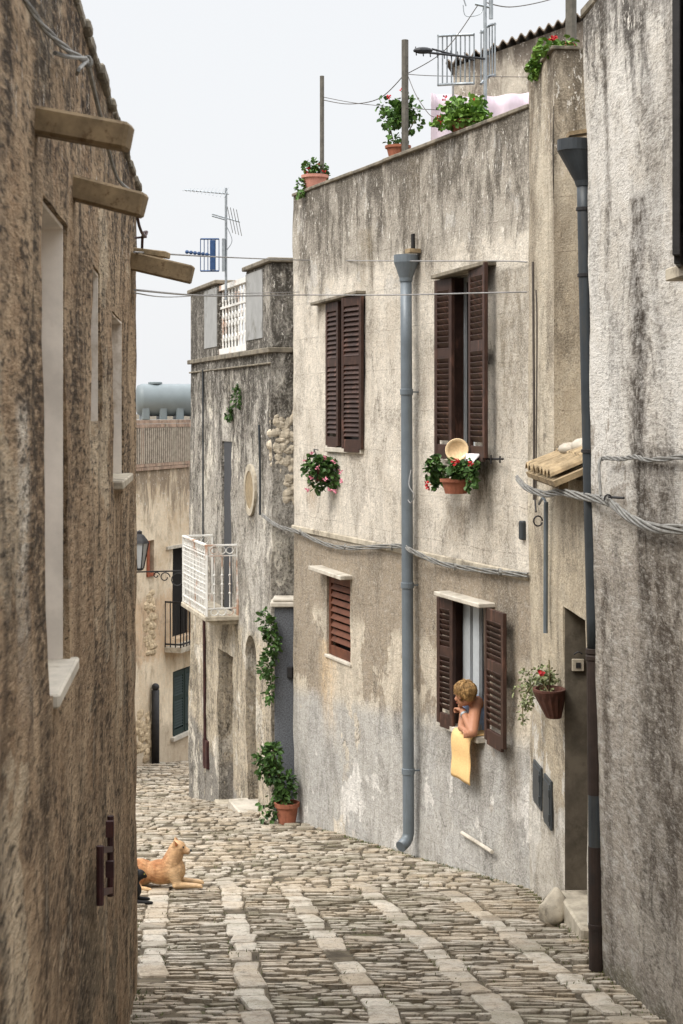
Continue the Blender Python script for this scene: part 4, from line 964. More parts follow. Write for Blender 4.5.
def potted(name, label, base, r, h, pmat, blobs, lm, L, W, nl, fl=(), fm='redfl', stems=(), group=None, hang=None, cat='potted plant'):
    t_ = thing(name, label, cat, base, 0, group)
    m_ = MB()
    if name == 'wall_planter':
        nn_ = 26; vs_2 = []
        for rr_, zz_, of_ in ((.055, 0, .035), (.066, .03, .03), (.1, .13, .012), (.118, .19, 0), (.122, .2, 0), (.122, .215, 0), (.1, .215, 0), (.09, .17, 0)):
            for k_ in range(nn_):
                a_ = 2 * math.pi * k_ / nn_; r2 = rr_ * (1 + (.035 if k_ % 2 else -.035) * (zz_ < .19))
                vs_2.append(Vector(base) + Vector((of_ + r2 * math.cos(a_), r2 * 1.25 * math.sin(a_), zz_)))
        m_.add(vs_2, [(i_ * nn_ + k_, i_ * nn_ + (k_ + 1) % nn_, (i_ + 1) * nn_ + (k_ + 1) % nn_, (i_ + 1) * nn_ + k_) for i_ in range(7) for k_ in range(nn_)] + [tuple(range(nn_))[::-1]], .5)
    else: m_.lathe(base, potprof(r, h), 18)
    obj('pot', m_, M[pmat], t_, smooth=False)
    obj('foliage', foliage(blobs, L, W, nl), M[lm], t_)
    if fl: flowers_parts(fl, fm, t_)
    if stems:
        m_ = MB()
        for s_ in stems: m_.tube(smooth_path(s_, 4), .006, 5)
        obj('stems', m_, M['stem'], t_)
    if hang: m_ = MB(); [m_.tube(h_, .006, 5) for h_ in hang]; obj('bracket', m_, M['iron'], t_)
    return t_
def onpar(x_, F=FA, z=2.565, d=-.12): u_ = F.q(x_, 300, d)[0]; return F.P(u_, z, d)
b = onpar(315); potted('potted_geranium', 'small geranium in a pink pot on the far end of the parapet', b, .15, .17, 'pink_pot',
    clumpy(b + Vector((0, 0, .24)), (.2, .17, .11), 9) + clumpy(b + Vector((-.17, -.08, .06)), (.05, .05, .15), 3, .6), 'leaf', .05, .05, 420, [at(309, 169, b.y), at(318, 166, b.y), at(324, 171, b.y - .1), at(307, 172, b.y)], 'redfl')
b = onpar(398); potted('potted_geranium', 'tall leggy geranium in a terracotta pot above the drainpipe', b, .125, .13, 'terracotta',
    clumpy(at(388, 115, b.y), (.14, .12, .2), 7, .42) + clumpy(at(407, 112, b.y), (.15, .12, .22), 8, .42) + clumpy(at(396, 140, b.y), (.1, .1, .08), 3, .5), 'leaf', .055, .055, 620, [at(389, 97, b.y - .05), at(402, 89, b.y)], 'redfl',
    [[b + Vector((0, 0, .1)), at(393, 140, b.y), at(387, 110, b.y)], [b + Vector((.02, 0, .1)), at(402, 138, b.y), at(408, 105, b.y)], [b + Vector((0.03, .02, .1)), at(404, 140, b.y), at(415, 120, b.y)]])
b = onpar(464); b.z -= .02; potted('potted_geranium', 'bushy bright green geranium spilling over the parapet below the aerial', b, .13, .14, 'terracotta',
    clumpy(at(463, 117, b.y), (.27, .2, .15), 12) + clumpy(at(452, 108, b.y), (.15, .15, .12), 5) + clumpy(at(482, 122, b.y - .1), (.14, .1, .1), 5), 'leafy', .06, .06, 950, [at(444, 98, b.y), at(438, 119, b.y - .1), at(441, 121, b.y - .1), at(475, 100, b.y)], 'redfl')
bB = FB.P(uS * .55, 2.8, -.12)
potted('potted_geranium', 'long geranium trough with one red bloom on the highest parapet', bB + Vector((.05, 0, 0)), .1, .12, 'terracotta',
    clumpy(at(538, 62, 12.9), (.1, .2, .13), 8, .4) + clumpy(at(550, 50, 12.5), (.12, .15, .07), 6) + clumpy(at(566, 46, 12.4), (.09, .12, .06), 5), 'leafy', .045, .045, 760, [at(553, 38, 12.4), at(551, 39, 12.4), at(555, 38, 12.42)], 'redfl')
# planter under the left window
c_ = FA.W(322, 472, .16); t_ = potted('hanging_planter', 'round dark geranium with pink blooms hanging under the left upper window', c_ + Vector((0, 0, -.1)), .09, .14, 'brown_pot',
    clumpy(c_, (.19, .17, .21), 16, .42), 'leafdk', .055, .055, 900, [FA.W(x_, y_, .3) for x_, y_ in ((305, 461), (311, 453), (325, 458), (340, 472), (308, 490), (330, 490), (341, 480), (318, 468), (333, 462), (325, 478), (336, 491), (312, 478))], 'pinkfl',
    hang=[[FA.W(314, 452, 0), FA.W(314, 449, .1), FA.W(318, 450, .16)], [FA.W(314, 449, .1), c_]])
c_ = FA.W(456, 489, .2)
potted('hanging_planter', 'terracotta pot of green geranium with red blooms under the right upper window', c_ + Vector((0, 0, -.04)), .135, .13, 'terracotta',
    clumpy(FA.W(437, 473, .2), (.09, .14, .16), 8, .45) + clumpy(FA.W(458, 468, .22), (.18, .15, .09), 9, .42) + clumpy(FA.W(471, 476, .2), (.07, .1, .14), 5, .45), 'leafdk', .055, .055, 820,
    [FA.W(x_, y_, .33) for x_, y_ in ((427, 483), (428, 487), (455, 462), (457, 461), (427, 486), (470, 463))], 'redfl', hang=[[FA.W(445, 484, 0), FA.W(445, 484, .3)], [FA.W(468, 486, 0), FA.W(468, 486, .3)]])
c_ = FB.W(549, 700, .12)
t_ = potted('wall_planter', 'dark brown ribbed half pot of straggly flowers fixed beside the doorway', c_ + Vector((0, 0, -.13)), .11, .21, 'brown_pot',
    clumpy(FB.W(528, 690, .15), (.06, .1, .14), 7, .45) + clumpy(FB.W(545, 676, .12), (.11, .1, .1), 8, .45) + clumpy(FB.W(524, 714, .17), (.05, .08, .11), 4, .4) + clumpy(FB.W(520, 688, .18), (.05, .06, .08), 3, .45), 'leafgrey', .03, .022, 900, [FB.W(541, 673, .2), FB.W(541, 674, .22)], 'redfl',
    [[c_ + Vector((0, 0, .05)), FB.W(538, 680, .15), FB.W(524, 700, .16), FB.W(523, 722, .18)], [c_ + Vector((0, 0, .05)), FB.W(550, 675, .14), FB.W(549, 660, .14)]])
b = Vector((-.79, 18.8, g(18.8) + .02)); b = at(287, 828, 18.75); b.z = g(18.75)
potted('potted_shrub', 'leafy green shrub in a terracotta pot on the street by the grey pier', b, .14, .24, 'terracotta',
    clumpy(at(272, 765, b.y), (.16, .16, .33), 12, .35) + clumpy(at(284, 790, b.y), (.16, .14, .2), 8, .4) + clumpy(at(268, 806, b.y), (.1, .1, .22), 5, .4), 'leafdk', .075, .045, 1000, stems=[[b + Vector((0, 0, .2)), at(282, 790, b.y), at(272, 745, b.y)], [b + Vector((0, 0, .2)), at(278, 790, b.y), at(263, 765, b.y)]])
m = foliage([(at(268 + 5 * math.sin(y_ * .1), y_, 19.05), (.065, .08, .13)) for y_ in range(620, 672, 8)] + [(at(270 + 2 * math.sin(y_), y_, 19.05), (.04, .06, .1)) for y_ in range(672, 704, 8)], .065, .05, 520)
tag(obj('ivy', m, M['leafdk'], None, at(268, 700, 19.05)), 'dark green ivy hanging down beside the grey granite pier', 'plant')
for (x_, y_, sz, lb) in ((237, 398, .09, 'larger green weed tuft growing out of the balcony house wall'), (229, 415, .055, 'smaller dark weed tuft growing below another on the balcony house')):
    c_ = FD.W(x_, y_, .03); m = foliage([(c_, (sz * .6, sz * .8, sz * 1.3)), (c_ + Vector((.03, 0, sz)), (sz * .4, sz * .4, sz))], .06, .03, 160); tag(obj('weed', m, M['leafdk'], None, c_), lb, 'plant')
# moss and grass tufts in the joints near the walls
m = MB()
for _ in range(4200):
    rr = random.random(); Yq = random.uniform(8.2, 18)
    if rr < .25: Xq = xl(Yq) + abs(random.gauss(0, .06)) if Yq < 9.4 else xr(Yq) - abs(random.gauss(0, .05))
    elif rr < .5: Xq = xr(Yq) - abs(random.gauss(0, .07))
    else:
        a, b_ = random.choice(BL[:5]); Xq = a + b_ * (Yq - 13.3) + random.choice((-.1, .1)) + random.gauss(0, .04)
        if mnoise.noise(Vector((Xq * 2, Yq * 1.4, 0))) < .0: continue
    m.leaf((Xq, Yq, g(Yq) - .012), (random.gauss(0, .5), random.gauss(0, .5), 1), rv(), random.uniform(.015, .035), .007)
tag(obj('joint_grass', m, M['moss'], None, (0, 10, g(10))), 'sparse green grass and moss growing in the paving joints', 'grass', kind='stuff')

# ------------------------------------------------------------------ cables and wires
def wirething(label, pts, r, mat='wire', n_=1, sp=.01, tw=3, name='cable', cat='cable', k=8):
    m_ = bundle(pts, r, n_, sp, tw, k) if n_ > 1 else MB().tube(smooth_path(pts, k), r, 6)
    return tag(obj(name, m_, M[mat], None, pts[0]), label, cat)
JB = FA.W(534, 268, .05)
wirething('thin overhead wire, upper of two, crossing to the shuttered house', [FL.W(134, 252, .02), at(220, 257, 13), FA.W(300, 260, .12), FA.W(400, 261, .12), FA.W(500, 261, .08), FA.W(527, 262, .03)], .006)
wirething('overhead wire, lower of two, strung in front of the upper windows', [FL.W(135, 290, .02), at(215, 296, 13), FA.W(300, 295, .4), FA.W(390, 295, .4), FA.W(480, 293, .3), FA.W(527, 292, .03)], .007)
wirething('second slack wire drooping beside the lower overhead wire at left', [FL.W(135, 293, .02), at(170, 297, 11), at(225, 294, 14), FA.W(300, 292, .3)], .004)
m = bundle([FD.W(262, 515, .06), at(278, 526, 19.2), FA.W(298, 532, .06), FA.W(325, 544, .06), FA.W(350, 548, .07), FA.W(398, 546, .08), FA.W(412, 551, .18), FA.W(440, 563, .07), FA.W(480, 570, .06), FA.W(528, 575, .05)], .008, 4, .018, 5, 8)
for x_, y_ in ((300, 532), (345, 547), (392, 547), (455, 567), (500, 572)): m.lathe(FA.W(x_, y_, .07), [(.034, -.012), (.034, .012)], 8, Matrix.Rotation(R(90), 3, 'Y'))
tag(obj('cable_bundle', m, M['cable'], None, FA.W(298, 532, .06)), 'loose grey cable bundle running along the ledge below the hanging planters', 'cable')
m = bundle([at(517, 478, 12.6), at(527, 488, 12.3), at(545, 494, 11.6), at(560, 492, 11), at(580, 496, 10.2), FC.W(602, 500, .17), FC.W(613, 505, .14), FC.W(630, 518, .13), FC.W(655, 528, .12), FC.W(690, 529, .12)], .0085, 5, .019, 3.5, 10)
tag(obj('cable_bundle', m, M['cable'], None, at(560, 492, 11)), 'thick twisted cable bundle drooping in front of the right drainpipe', 'cable')
wirething('twisted cable stretched along the grey streaked wall above the bundle', [FC.W(601, 497, .18), FC.W(599, 465, .16), FC.W(604, 458, .12), FC.W(620, 459, .115), FC.W(635, 457, .11), FC.W(650, 460, .11), FC.W(690, 456, .11)], .006, 'cable', 3, .009, 5)
m = MB(); m.tube([FC.W(608, 497, .15), FC.W(624, 498, .08)], .008, 6); m.tube([FC.W(608, 499, .16) + Vector((.02 * math.cos(a), 0, .025 * math.sin(a))) for a in [i * .6 for i in range(11)]], .006, 6)
tag(obj('cable_hook', m, M['iron'], None, at(608, 497, 9.5)), 'black iron hook holding the thick cable bundle on the grey wall', 'hook')
m = MB(); P1 = FA.W(529, 262, .03); m.tube([FB.W(533, 262, .03), FB.W(534, 400, .03), FB.W(534, 500, .03)], .011, 6); m.tube(smooth_path([FB.W(536, 290, .03), FB.W(537, 330, .03), FB.W(536, 480, .03), FB.W(536, 500, .03)]), .006, 6)
tag(obj('cable', m, M['cable_dark'], None, FB.W(533, 500, .03)), 'dark cable pair running straight down the corner of the shuttered house', 'cable')
m = MB(); m.tube([FB.W(546, 502, .05), FB.W(545.5, 633, .05)], .018, 8); m.tube(smooth_path([FB.W(546, 503, .05), FB.W(543, 498, .06), FB.W(539, 504, .06)]), .012, 6); tag(obj('conduit', m, M['zinc'], None, FB.W(545, 633, .05)), 'short pale conduit standing on the wall below the tile canopy', 'conduit')
m = MB(); c_ = FB.W(538, 521, .06); m.tube([c_ + Vector((.035 * math.cos(a), 0, .04 * math.sin(a))) for a in [i * .55 for i in range(12)]], .007, 6); m.tube([FB.W(535, 500, .04), FB.W(536, 512, .05)], .007, 6); tag(obj('cable_hook', m, M['iron'], None, c_), 'open iron ring on the wall left of the pale conduit', 'hook')
u, z = FA.q(524, 530); m = MB(); m.fbox(FA, u - .01, u + .06, z - .08, z + .08, 0, .05); tag(obj('junction_box', m, M['zinc_dark'], None, FA.P(u, z - .09), bevel=.01), 'small grey junction box near the corner above the ledge', 'junction box')
wirething('thin grey conduit climbing the balcony house beside the oval window', [FD.W(259, 425, .03), FD.W(260, 470, .03), FD.W(260, 515, .03)], .014, 'zinc_dark', name='conduit', cat='conduit')
wirething('dangling white wire loop hanging beside the middle drainpipe', [FA.W(411, 470, .1), FA.W(409, 485, .17), FA.W(414, 495, .17), FA.W(411, 503, .18), FA.W(408, 500, .18)], .005, 'wire')
# clothes poles and lines on the roof
def pole(label, x_, yt, yb, Yd, r, mat='post'):
    a = at(x_, yb, Yd); m_ = MB(); m_.tube([Vector((a.x, a.y, 1.9 if Yd < 21 else 4.0)), a, at(x_, yt, Yd)], r, 8)
    tag(obj('roof_pole', m_, M[mat], None, Vector((a.x, a.y, 1.9))), label, 'pole')
    return at(x_, yt, Yd)
pole('dark thin pole rising behind the small pink potted geranium', 322, 76, 180, 18.6, .025)
pole('grey pole rising behind the tall potted geranium', 405, 40, 150, 16.2, .035)
pole('thick weathered post beside the highest parapet at the right', 571, -10, 50, 13.0, .045)
m = MB(); a = at(453, 90, 16); m.tube([Vector((a.x, a.y, 1.9)), at(453, 95, 16), at(453, 85, 16)], .012, 6); tag(obj('roof_pole', m, M['wire'], None, Vector((a.x, a.y, 1.9))), 'short pale rod at the left end of the pink sheet', 'pole')
wirething('clothes wire running from the grey roof pole up to the aerial', [at(405, 75, 16.2), at(445, 50, 16.3), at(478, 5, 16.4)], .005, 'cable_dark')
wirething('wire sagging between the thin and the grey roof poles', [at(323, 100, 18.6), at(350, 104, 17.8), at(380, 98, 17), at(405, 74, 16.2)], .005, 'cable_dark')
wirething('short lower wire sagging between the thin and grey roof poles', [at(323, 97, 18.6), at(355, 103, 17.8), at(405, 108, 16.2), at(440, 110, 16)], .004, 'cable_dark')
wirething('nearly level clothes wire leaving the grey pole for the sheet', [at(405, 74, 16.2), at(440, 76, 17), at(528, 77, 18.5)], .004, 'cable_dark')
wirething('slack wire hanging down beside the tall potted geranium', [at(408, 76, 16.2), at(416, 95, 16), at(428, 113, 15.8), at(434, 117, 15.6)], .004, 'cable_dark')
wirething('thin wire crossing the sky at the very top from the aerial', [at(484, 2, 16.4), at(510, 7, 17), at(545, 1, 18), at(570, -8, 19)], .006, 'cable_dark')
# pink sheet
m = MB(); nxs = 24; a0 = at(431, 93, 16.6); b0 = at(530, 92, 17.2)
for j in range(9):
    for i in range(nxs + 1):
        t = i / nxs; p = a0 + (b0 - a0) * t; sag = math.sin(t * math.pi) * .04
        m.v.append(p + Vector((0, .05 * math.sin(t * 22 + j * .3), -sag - j * .12)))
for j in range(8):
    for i in range(nxs): m.f.append([j * (nxs + 1) + i, j * (nxs + 1) + i + 1, (j + 1) * (nxs + 1) + i + 1, (j + 1) * (nxs + 1) + i]); m.tone.append(.5)
o = obj('laundry_sheet', m, M['pink_sheet'], None, a0, smooth=True); so_ = o.modifiers.new('s', 'SOLIDIFY'); so_.thickness = .004; tag(o, 'pale pink sheet hung out to dry behind the parapet', 'sheet')

# ------------------------------------------------------------------ aerials
ant = thing('tv_antenna', 'aerial with small blue grid on a mast above the balcony house', 'antenna', at(226, 284, 21.6)); Yq = 21.6
m = MB(); m.tube([at(226, 300, Yq), at(226, 188, Yq)], .017, 8); obj('mast', m, M['alu'], ant)
m = MB(); a = at(185, 190, Yq); b = at(229, 194, Yq); m.tube([a, b], .011, 6)
for k in range(12): q = a + (b - a) * k / 11.5; L_ = .13 + .015 * k; m.tube([q + Vector((0, -.3 - .02 * k, -L_ * .4)), q + Vector((0, .3, L_ * .45))], .0045, 4)
obj('yagi_boom', m, M['alu'], ant)
m = MB(); m.tube([at(212, 214, Yq), at(240, 222, Yq)], .011, 6); m.tube([at(212, 216, Yq - .1), at(226, 220, Yq)], .01, 6); m.tube(smooth_path([at(226, 225, Yq), at(232, 240, Yq), at(227, 250, Yq)]), .005, 5)
for k in range(4): q = at(230 + k * 3, 219 + k, Yq); m.tube([q + Vector((-.02, -.25, .14)), q + Vector((.02, .25, -.16))], .0045, 4)
obj('short_boom', m, M['alu'], ant)
m = MB(); x0, x1 = 200.5, 219
for yy in (239, 271): m.tube([at(x0, yy, Yq), at(x1, yy, Yq)], .012, 5)
for k in range(6): xx = x0 + (x1 - x0) * k / 5; m.tube([at(xx, 239, Yq), at(xx, 271, Yq)], .006, 5)
m.obox(at(212.5, 255, Yq), (.033, 0, 0), (0, .02, 0), (0, 0, .2)); m.tube([at(186, 252, Yq), at(212, 255, Yq)], .009, 5)
for k in range(6): m.ball(at(187 + 4 * k, 252 + .5 * k, Yq), .028, 6)
obj('grid_reflector', m, M['blue'], ant)
m = MB(); m.obox(at(223.5, 255, Yq - .03), (.02, 0, 0), (0, .03, 0), (0, 0, .22)); obj('box', m, M['alu'], ant)
Yq = 16.4
ant = thing('tv_antenna', 'large aerial with two curved grid reflectors above the shuttered house', 'antenna', at(485, 105, Yq))
m = MB(); a = at(485.5, 110, Yq); m.tube([Vector((a.x, a.y, 1.9)), at(485, -10, Yq)], .018, 8); m.tube([at(491, -10, Yq), at(491, 19, Yq)], .022, 8); m.tube([at(475, 4, Yq), at(493, 8, Yq)], .014, 6); m.tube([at(463, -3, Yq), at(466, 6, Yq)], .008, 5)
m.tube(smooth_path([at(463, 5, Yq), at(466, 16, Yq), at(480, 14, Yq), at(484, 4, Yq)]), .005, 5); obj('mast', m, M['alu'], ant)
m = MB()
for (xa, xb, ya, yb, sk) in ((438, 474, 36, 85, -1.5), (481, 495, 30, 81, -6)):
    nb = 9 if xb - xa > 20 else 6
    for yy in (ya, yb):
        m.tube(smooth_path([at(xa, yy + (0 if sk > -3 else 3), Yq - .0), at((xa + xb) / 2, yy - 1 + (sk if sk < -3 else 0) * .5, Yq + .12), at(xb, yy + sk, Yq)]), .016, 6)
    for k in range(nb): t = k / (nb - 1); xx = xa + (xb - xa) * t; yd = sk * t; m.tube([at(xx, ya + yd, Yq + .12 * math.sin(t * 3.1)), at(xx, yb + yd, Yq + .12 * math.sin(t * 3.1))], .008, 5)
obj('grid_reflector', m, M['alu'], ant)
m = MB(); m.tube([at(414, 51, Yq - .4), at(486, 59, Yq)], .012, 6); m.tube([at(432, 49, Yq - .3), at(474, 60, Yq)], .01, 6); m.ball(at(423, 50.5, Yq - .4), (.1, .04, .035), 10)
for k in range(8): q = at(416 + k * 7, 51 + k * .8, Yq - .35 + .04 * k); m.tube([q + Vector((0, -.08, -.06)), q + Vector((0, .08, .06))], .006, 4)
obj('dipole_boom', m, M['rubber'], ant)

# ------------------------------------------------------------------ things on the windows
# straw basket and cloth at the upper right window
c_ = FA.W(457, 450, .2); nrm = (Vector((-.25, -.9, .28))).normalized(); Rm = nrm.to_track_quat('Z', 'Y').to_matrix()
m = MB(); m.lathe(c_, [(0, -.07), (.05, -.065), (.085, -.03), (.1, .0), (.108, .004), (.1, .01), (.082, -.02), (.045, -.05), (0, -.056)], 22, Rm)
tag(obj('basket', m, M['straw'], None, c_, smooth=True), 'round pale straw basket leaning on the right upper window sill', 'basket')
m = MB()
for j in range(5):
    for i in range(6): u_, z_ = FA.q(466 + i * 2.6, 454 + j * 3, .12); m.v.append(FA.P(u_ + random.uniform(-.01, .01), z_, .12 + .02 * math.sin(i * 2.1 + j) + .015 * j))
for j in range(4):
    for i in range(5): m.f.append([j * 6 + i, j * 6 + i + 1, (j + 1) * 6 + i + 1, (j + 1) * 6 + i]); m.tone.append(.5)
o = obj('cloth', m, M['white_cloth'], None, FA.W(472, 458, .12), smooth=True); o.modifiers.new('s', 'SOLIDIFY').thickness = .01; tag(o, 'crumpled white cloth draped on the sill beside the straw basket', 'cloth')
m = MB(); m.tube([FA.W(482, 459, .02), FA.W(503, 459, .1)], .01, 6); m.tube([FA.W(491, 455, .08), FA.W(491, 464, .08)], .008, 6); m.tube([FA.W(500, 456, .1), FA.W(500, 463, .1)], .008, 6); obj('shutter_stay', m, M['iron'], W2)
m = MB(); m.tube([FA.W(462, 833, .03), FA.W(486, 848, .05), FA.W(492, 852, .07)], .018, 8); obj('pipe_stub', m, M['white_trim'], house_a)
# towel over the sill
usl, zsl = FA.q(463, 733, .09); m = MB(); NU, NZ = 14, 20; us0, us1 = FA.q(453.5, 735, .1)[0], FA.q(472, 735, .1)[0]; zs = o4[2] + .008
prof = [(-.1, zs), (-.03, zs), (.04, zs + .002), (.085, zs - .004), (.105, zs - .03)] + [(.11 + .005 * math.sin(k * .7), zs - .05 - k * .0285) for k in range(14)]
for j, (dd, zz) in enumerate(prof):
    for i in range(NU + 1):
        t = i / NU; m.v.append(FA.P(us0 + (us1 - us0) * t, zz - .012 * t * j / len(prof), dd + (.004 * math.sin(t * 7 + j * .1) + .003 * math.sin(t * 13)) * min(1, j / 6)))
for j in range(len(prof) - 1):
    for i in range(NU): m.f.append([j * (NU + 1) + i, j * (NU + 1) + i + 1, (j + 1) * (NU + 1) + i + 1, (j + 1) * (NU + 1) + i]); m.tone.append(.5)
o = obj('towel', m, M['towel'], None, FA.P(usl, zsl, .1), smooth=True); o.modifiers.new('s', 'SOLIDIFY').thickness = .009; tag(o, 'yellow towel hanging over the window sill under the woman', 'towel')

# ------------------------------------------------------------------ the woman at the window
def Q(x_, y_, d): return FA.W(x_, y_, d)
zs = o4[2]
head = Q(464, 694, .10); fwd = (-FA.u3 * .82 + FA.o3 * .45 + Vector((0, 0, -.28))).normalized(); side = fwd.cross(Vector((0, 0, 1))).normalized(); up = side.cross(fwd)
RH = Matrix((side, fwd, up)).transposed()
wo = thing('person', 'short-haired blonde woman in pale blue top leaning from lower window, chin on hand', 'person', Vector((Q(472, 738, 0).x, Q(472, 738, 0).y, zs)))
m = MB(); hp = lambda a, b, c: head + RH @ Vector((a, b, c))
m.ball(hp(0, -.008, .018), (.074, .092, .092), 16, RH); m.ball(hp(0, .022, -.045), (.055, .064, .062), 14, RH)
m.cap(hp(0, .078, -.005), hp(0, .102, -.024), .011, .014, 8); m.ball(hp(0, .082, -.062), (.024, .016, .011), 8, RH); m.ball(hp(0, .07, -.092), (.028, .022, .02), 8, RH)
for s_ in (-1, 1): m.ball(hp(s_ * .078, -.005, -.012), (.012, .02, .03), 8, RH); m.ball(hp(s_ * .04, .06, -.03), (.025, .02, .025), 8, RH); m.cap(hp(s_ * .012, .083, .028), hp(s_ * .05, .07, .024), .01, .008, 6)
shC = Q(474, 716, -.06); shC.z = zs + .24; shL = shC - FA.u3 * .17 + Vector((0, 0, -.02)); shR = shC + FA.u3 * .10 + FA.o3 * .03 + Vector((0, 0, 0.02)); pel = shC - FA.o3 * .32 + Vector((0, 0, -.38))
m.cap(hp(0, -.02, -.05), shC + Vector((0, 0, .02)), .05, .058)
m.cap(shL, shR, .062, .074); m.cap(shC + Vector((0, 0, -.03)), pel, .12, .13)
elR = Q(472.5, 737, .1); elR.z = zs + .05; elL = elR - FA.u3 * .22 + Vector((0, 0, .0)); haR = hp(.02, .075, -.135)
m.cap(shR, elR, .062, .047); m.cap(elR, haR, .046, .028); m.cap(shL, elL, .05, .04); hl = elR - FA.u3 * .09 + FA.o3 * .03 + Vector((0, 0, .0)); m.cap(elL, hl, .038, .026)
# hand under the chin: palm, four curled fingers, thumb
def hand(c0, dirv, crs, nr):
    m.ball(c0 + dirv * .035, (.038, .038, .02), 10, Matrix((crs, dirv, nr)).transposed())
    for k, (l, o_) in enumerate(((.032, -.027), (.038, -.009), (.035, .009), (.027, .027))):
        a = c0 + dirv * .062 + crs * o_; b = a + dirv * l * .9 + nr * .008; c2 = b + dirv * .006 + nr * .026; d2 = c2 - dirv * .012 + nr * .012
        m.cap(a, b, .0095, .009, 8); m.cap(b, c2, .009, .008, 8); m.cap(c2, d2, .008, .007, 8)
    t0 = c0 + crs * -.03 + dirv * .015; m.cap(t0, t0 + dirv * .03 + crs * -.024 + nr * .01, .012, .01, 8); m.cap(t0 + dirv * .03 + crs * -.024 + nr * .01, t0 + dirv * .058 + crs * -.02 + nr * .02, .01, .008, 8)
dv = (haR - elR).normalized(); hand(haR - dv * .01, (dv * .35 + -FA.u3 * .8 + FA.o3 * .2).normalized(), (FA.o3 * .95 + Vector((0, 0, .1))).normalized(), Vector((0, 0, -1)))
hand(hl - FA.o3 * .0, (FA.u3 * .8 + FA.o3 * .2).normalized(), FA.o3, Vector((0, 0, -1)))
body = obj('body', m, M['skin'], wo, smooth=True); remesh(body, .006, 3)
# features
m = MB()
for s_ in (-1, 1): m.ball(hp(s_ * .03, .081, .008), (.013, .007, .006), 8, RH)
obj('eyes', m, M['iron'], wo); m = MB(); m.ball(hp(0, .096, -.062), (.02, .006, .005), 8, RH); obj('lips', m, simple('lips', srgb(160, 80, 72)), wo)
m = MB(); m.ball(hp(0, -.022, .034), (.082, .096, .086), 18, RH); m.ball(hp(0, -.05, -.012), (.076, .062, .07), 14, RH)
for _ in range(900):      # thin locks combed from the crown down and forward
    d = rv().normalized()
    if d.z < -.75 or (d.y > .35 and d.z < .25) or (d.y > .75 and d.z < .5): continue
    p = Vector((d.x * .084, -.024 + d.y * .099, .032 + d.z * .088)); q = [p]
    for k in range(3):
        v_ = Vector((d.x * .25, .25 * (1 if d.y > -.2 else -.3) , -.75 if d.z < .8 else -.1)) + rv() * .25; v_ = (v_ - d * v_.dot(d) * .9).normalized(); p = p + v_ * .02; q.append(p)
    m.tube([hp(*k_) for k_ in q], .003, 4, True, [.003, .0042, .003, .0008])
h_ = obj('hair', m, M['hair'], wo, smooth=True)
m = MB(); m.cap(shC - FA.u3 * .1 + Vector((0, 0, .0)), shC + FA.u3 * .045 + Vector((0, 0, .02)), .073, .074); m.cap(shC + Vector((0, 0, -.04)), pel, .134, .145); m.cap(shR - FA.u3 * .06 + Vector((0, 0, .012)), shR - FA.u3 * .02 + Vector((0, 0, .008)), .068, .069)
b_ = obj('top', m, M['blue_top'], wo, smooth=True); remesh(b_, .012, 3)
wp = elR + (haR - elR) * .8; m = MB(); m.lathe(wp, [(.031, -.012), (.036, -.01), (.036, .01), (.031, .012)], 14, (haR - elR).to_track_quat('Z', 'Y').to_matrix()); obj('watch', m, M['alu'], wo)

# ------------------------------------------------------------------ the dogs
Yd = 13.45; d0 = Vector(((165 - CX) / FPX * Yd, Yd, g(Yd) + .008))
dog = thing('dog', 'tan short-haired dog with a cream neck lying on the paving, head raised looking right', 'dog', d0)
m = MB(); D = lambda x_, y_, z_: d0 + Vector((x_, y_, z_))
m.ball(D(-.03, 0, .125), (.16, .1, .105), 16); m.ball(D(-.22, .02, .115), (.15, .115, .115), 16); m.ball(D(.075, 0, .14), (.1, .088, .115), 14)
m.cap(D(.05, 0, .18), D(.095, 0, .31), .098, .066); m.ball(D(.11, 0, .328), (.068, .06, .06), 14); m.cap(D(.14, -.005, .318), D(.19, -.012, .3), .038, .028, 10); m.ball(D(.075, 0, .23), (.06, .065, .075), 12)
for s_ in (-1, 1):
    m.cap(D(.07, s_ * .045, .13), D(.11, s_ * .065, .045), .062, .036); m.cap(D(.1, s_ * .075, .032), D(.27, s_ * .06, .026), .032, .022); m.ball(D(.29, s_ * .06, .022), (.035, .024, .02), 10)
    for k in (-1, 0, 1): m.cap(D(.3, s_ * .06 + k * .012, .018), D(.318, s_ * .06 + k * .014, .012), .01, .009, 6)
    m.ball(D(-.27, s_ * .1, .09), (.11, .05, .09), 12); m.cap(D(-.3, s_ * .12, .03), D(-.14, s_ * .15, .024), .03, .02); m.ball(D(-.12, s_ * .15, .02), (.03, .022, .018), 8)
    e0 = D(.085, s_ * .042, .372); m.cap(e0 - Vector((0, 0, .01)), e0 + Vector((-.004, s_ * .012, .03)), .024, .007, 8)
m.cap(D(-.36, 0, .1), D(-.5, .12, .03), .03, .02); m.cap(D(-.5, .12, .03), D(-.42, .25, .025), .02, .012)
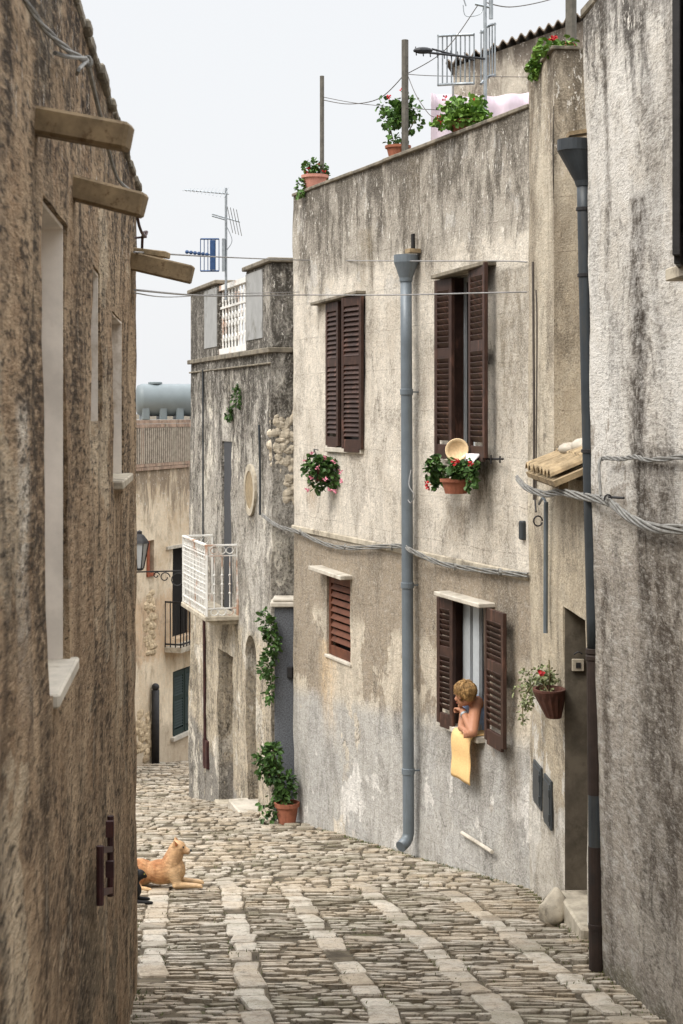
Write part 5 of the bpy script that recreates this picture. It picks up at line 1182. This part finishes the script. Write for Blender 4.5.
db = obj('body', m, M['dog'], dog, smooth=True); remesh(db, .008, 3)
m = MB(); m.ball(D(.217, -.014, .306), (.012, .014, .011), 8); [m.ball(D(.158, s_ * .038, .342), .008, 8) for s_ in (-1, 1)]; obj('nose_and_eyes', m, M['rubber'], dog)
for s_ in (-1, 1):
    m = MB(); m.cap(D(.098, s_ * .052, .366), D(.092, s_ * .058, .39), .014, .004, 6)
    obj('ear_inside', m, simple('ear_brown', srgb(150, 92, 54)), dog)
Yd = 12.55; c0 = Vector(((133 - CX) / FPX * Yd - .0, Yd, g(Yd) + .01))
cat = thing('black_cat', 'black cat mostly hidden behind the foreground corner, paw stretched out', 'cat', c0); C = lambda x_, y_, z_: c0 + Vector((x_, y_, z_))
m = MB(); m.ball(C(-.16, 0, .09), (.19, .08, .085), 14); m.ball(C(-.02, .0, .1), (.09, .07, .08), 12); m.cap(C(-.01, 0, .14), C(.035, .02, .2), .04, .035); m.ball(C(.045, .02, .215), (.052, .045, .042), 12); m.ball(C(.09, .02, .203), (.02, .022, .017), 8)
for s_ in (-1, 1): m.cap(C(.03, .02 + s_ * .028, .24), C(.028, .02 + s_ * .034, .272), .015, .004, 8)
for s_, x_ in ((-1, .135), (1, .1)): m.cap(C(0, s_ * .045, .07), C(.03, s_ * .05, .022), .03, .02); m.cap(C(.03, s_ * .05, .02), C(x_, s_ * .05, .016), .02, .015); m.ball(C(x_ + .012, s_ * .05, .015), (.02, .017, .013), 8)
for s_ in (-1, 1): m.ball(C(-.24, s_ * .06, .06), (.08, .04, .06), 10); m.cap(C(-.22, s_ * .08, .02), C(-.13, s_ * .09, .015), .018, .013)
m.cap(C(-.34, 0, .05), C(-.46, .08, .02), .018, .014); m.cap(C(-.46, .08, .02), C(-.4, .2, .018), .014, .01)
cb = obj('body', m, M['black_fur'], cat, smooth=True); remesh(cb, .006, 3)
m = MB(); [m.ball(C(.088, .02 + s_ * .018, .223), .006, 8) for s_ in (-1, 1)]; obj('eyes', m, simple('cat_eyes', srgb(150, 140, 50), .3), cat)
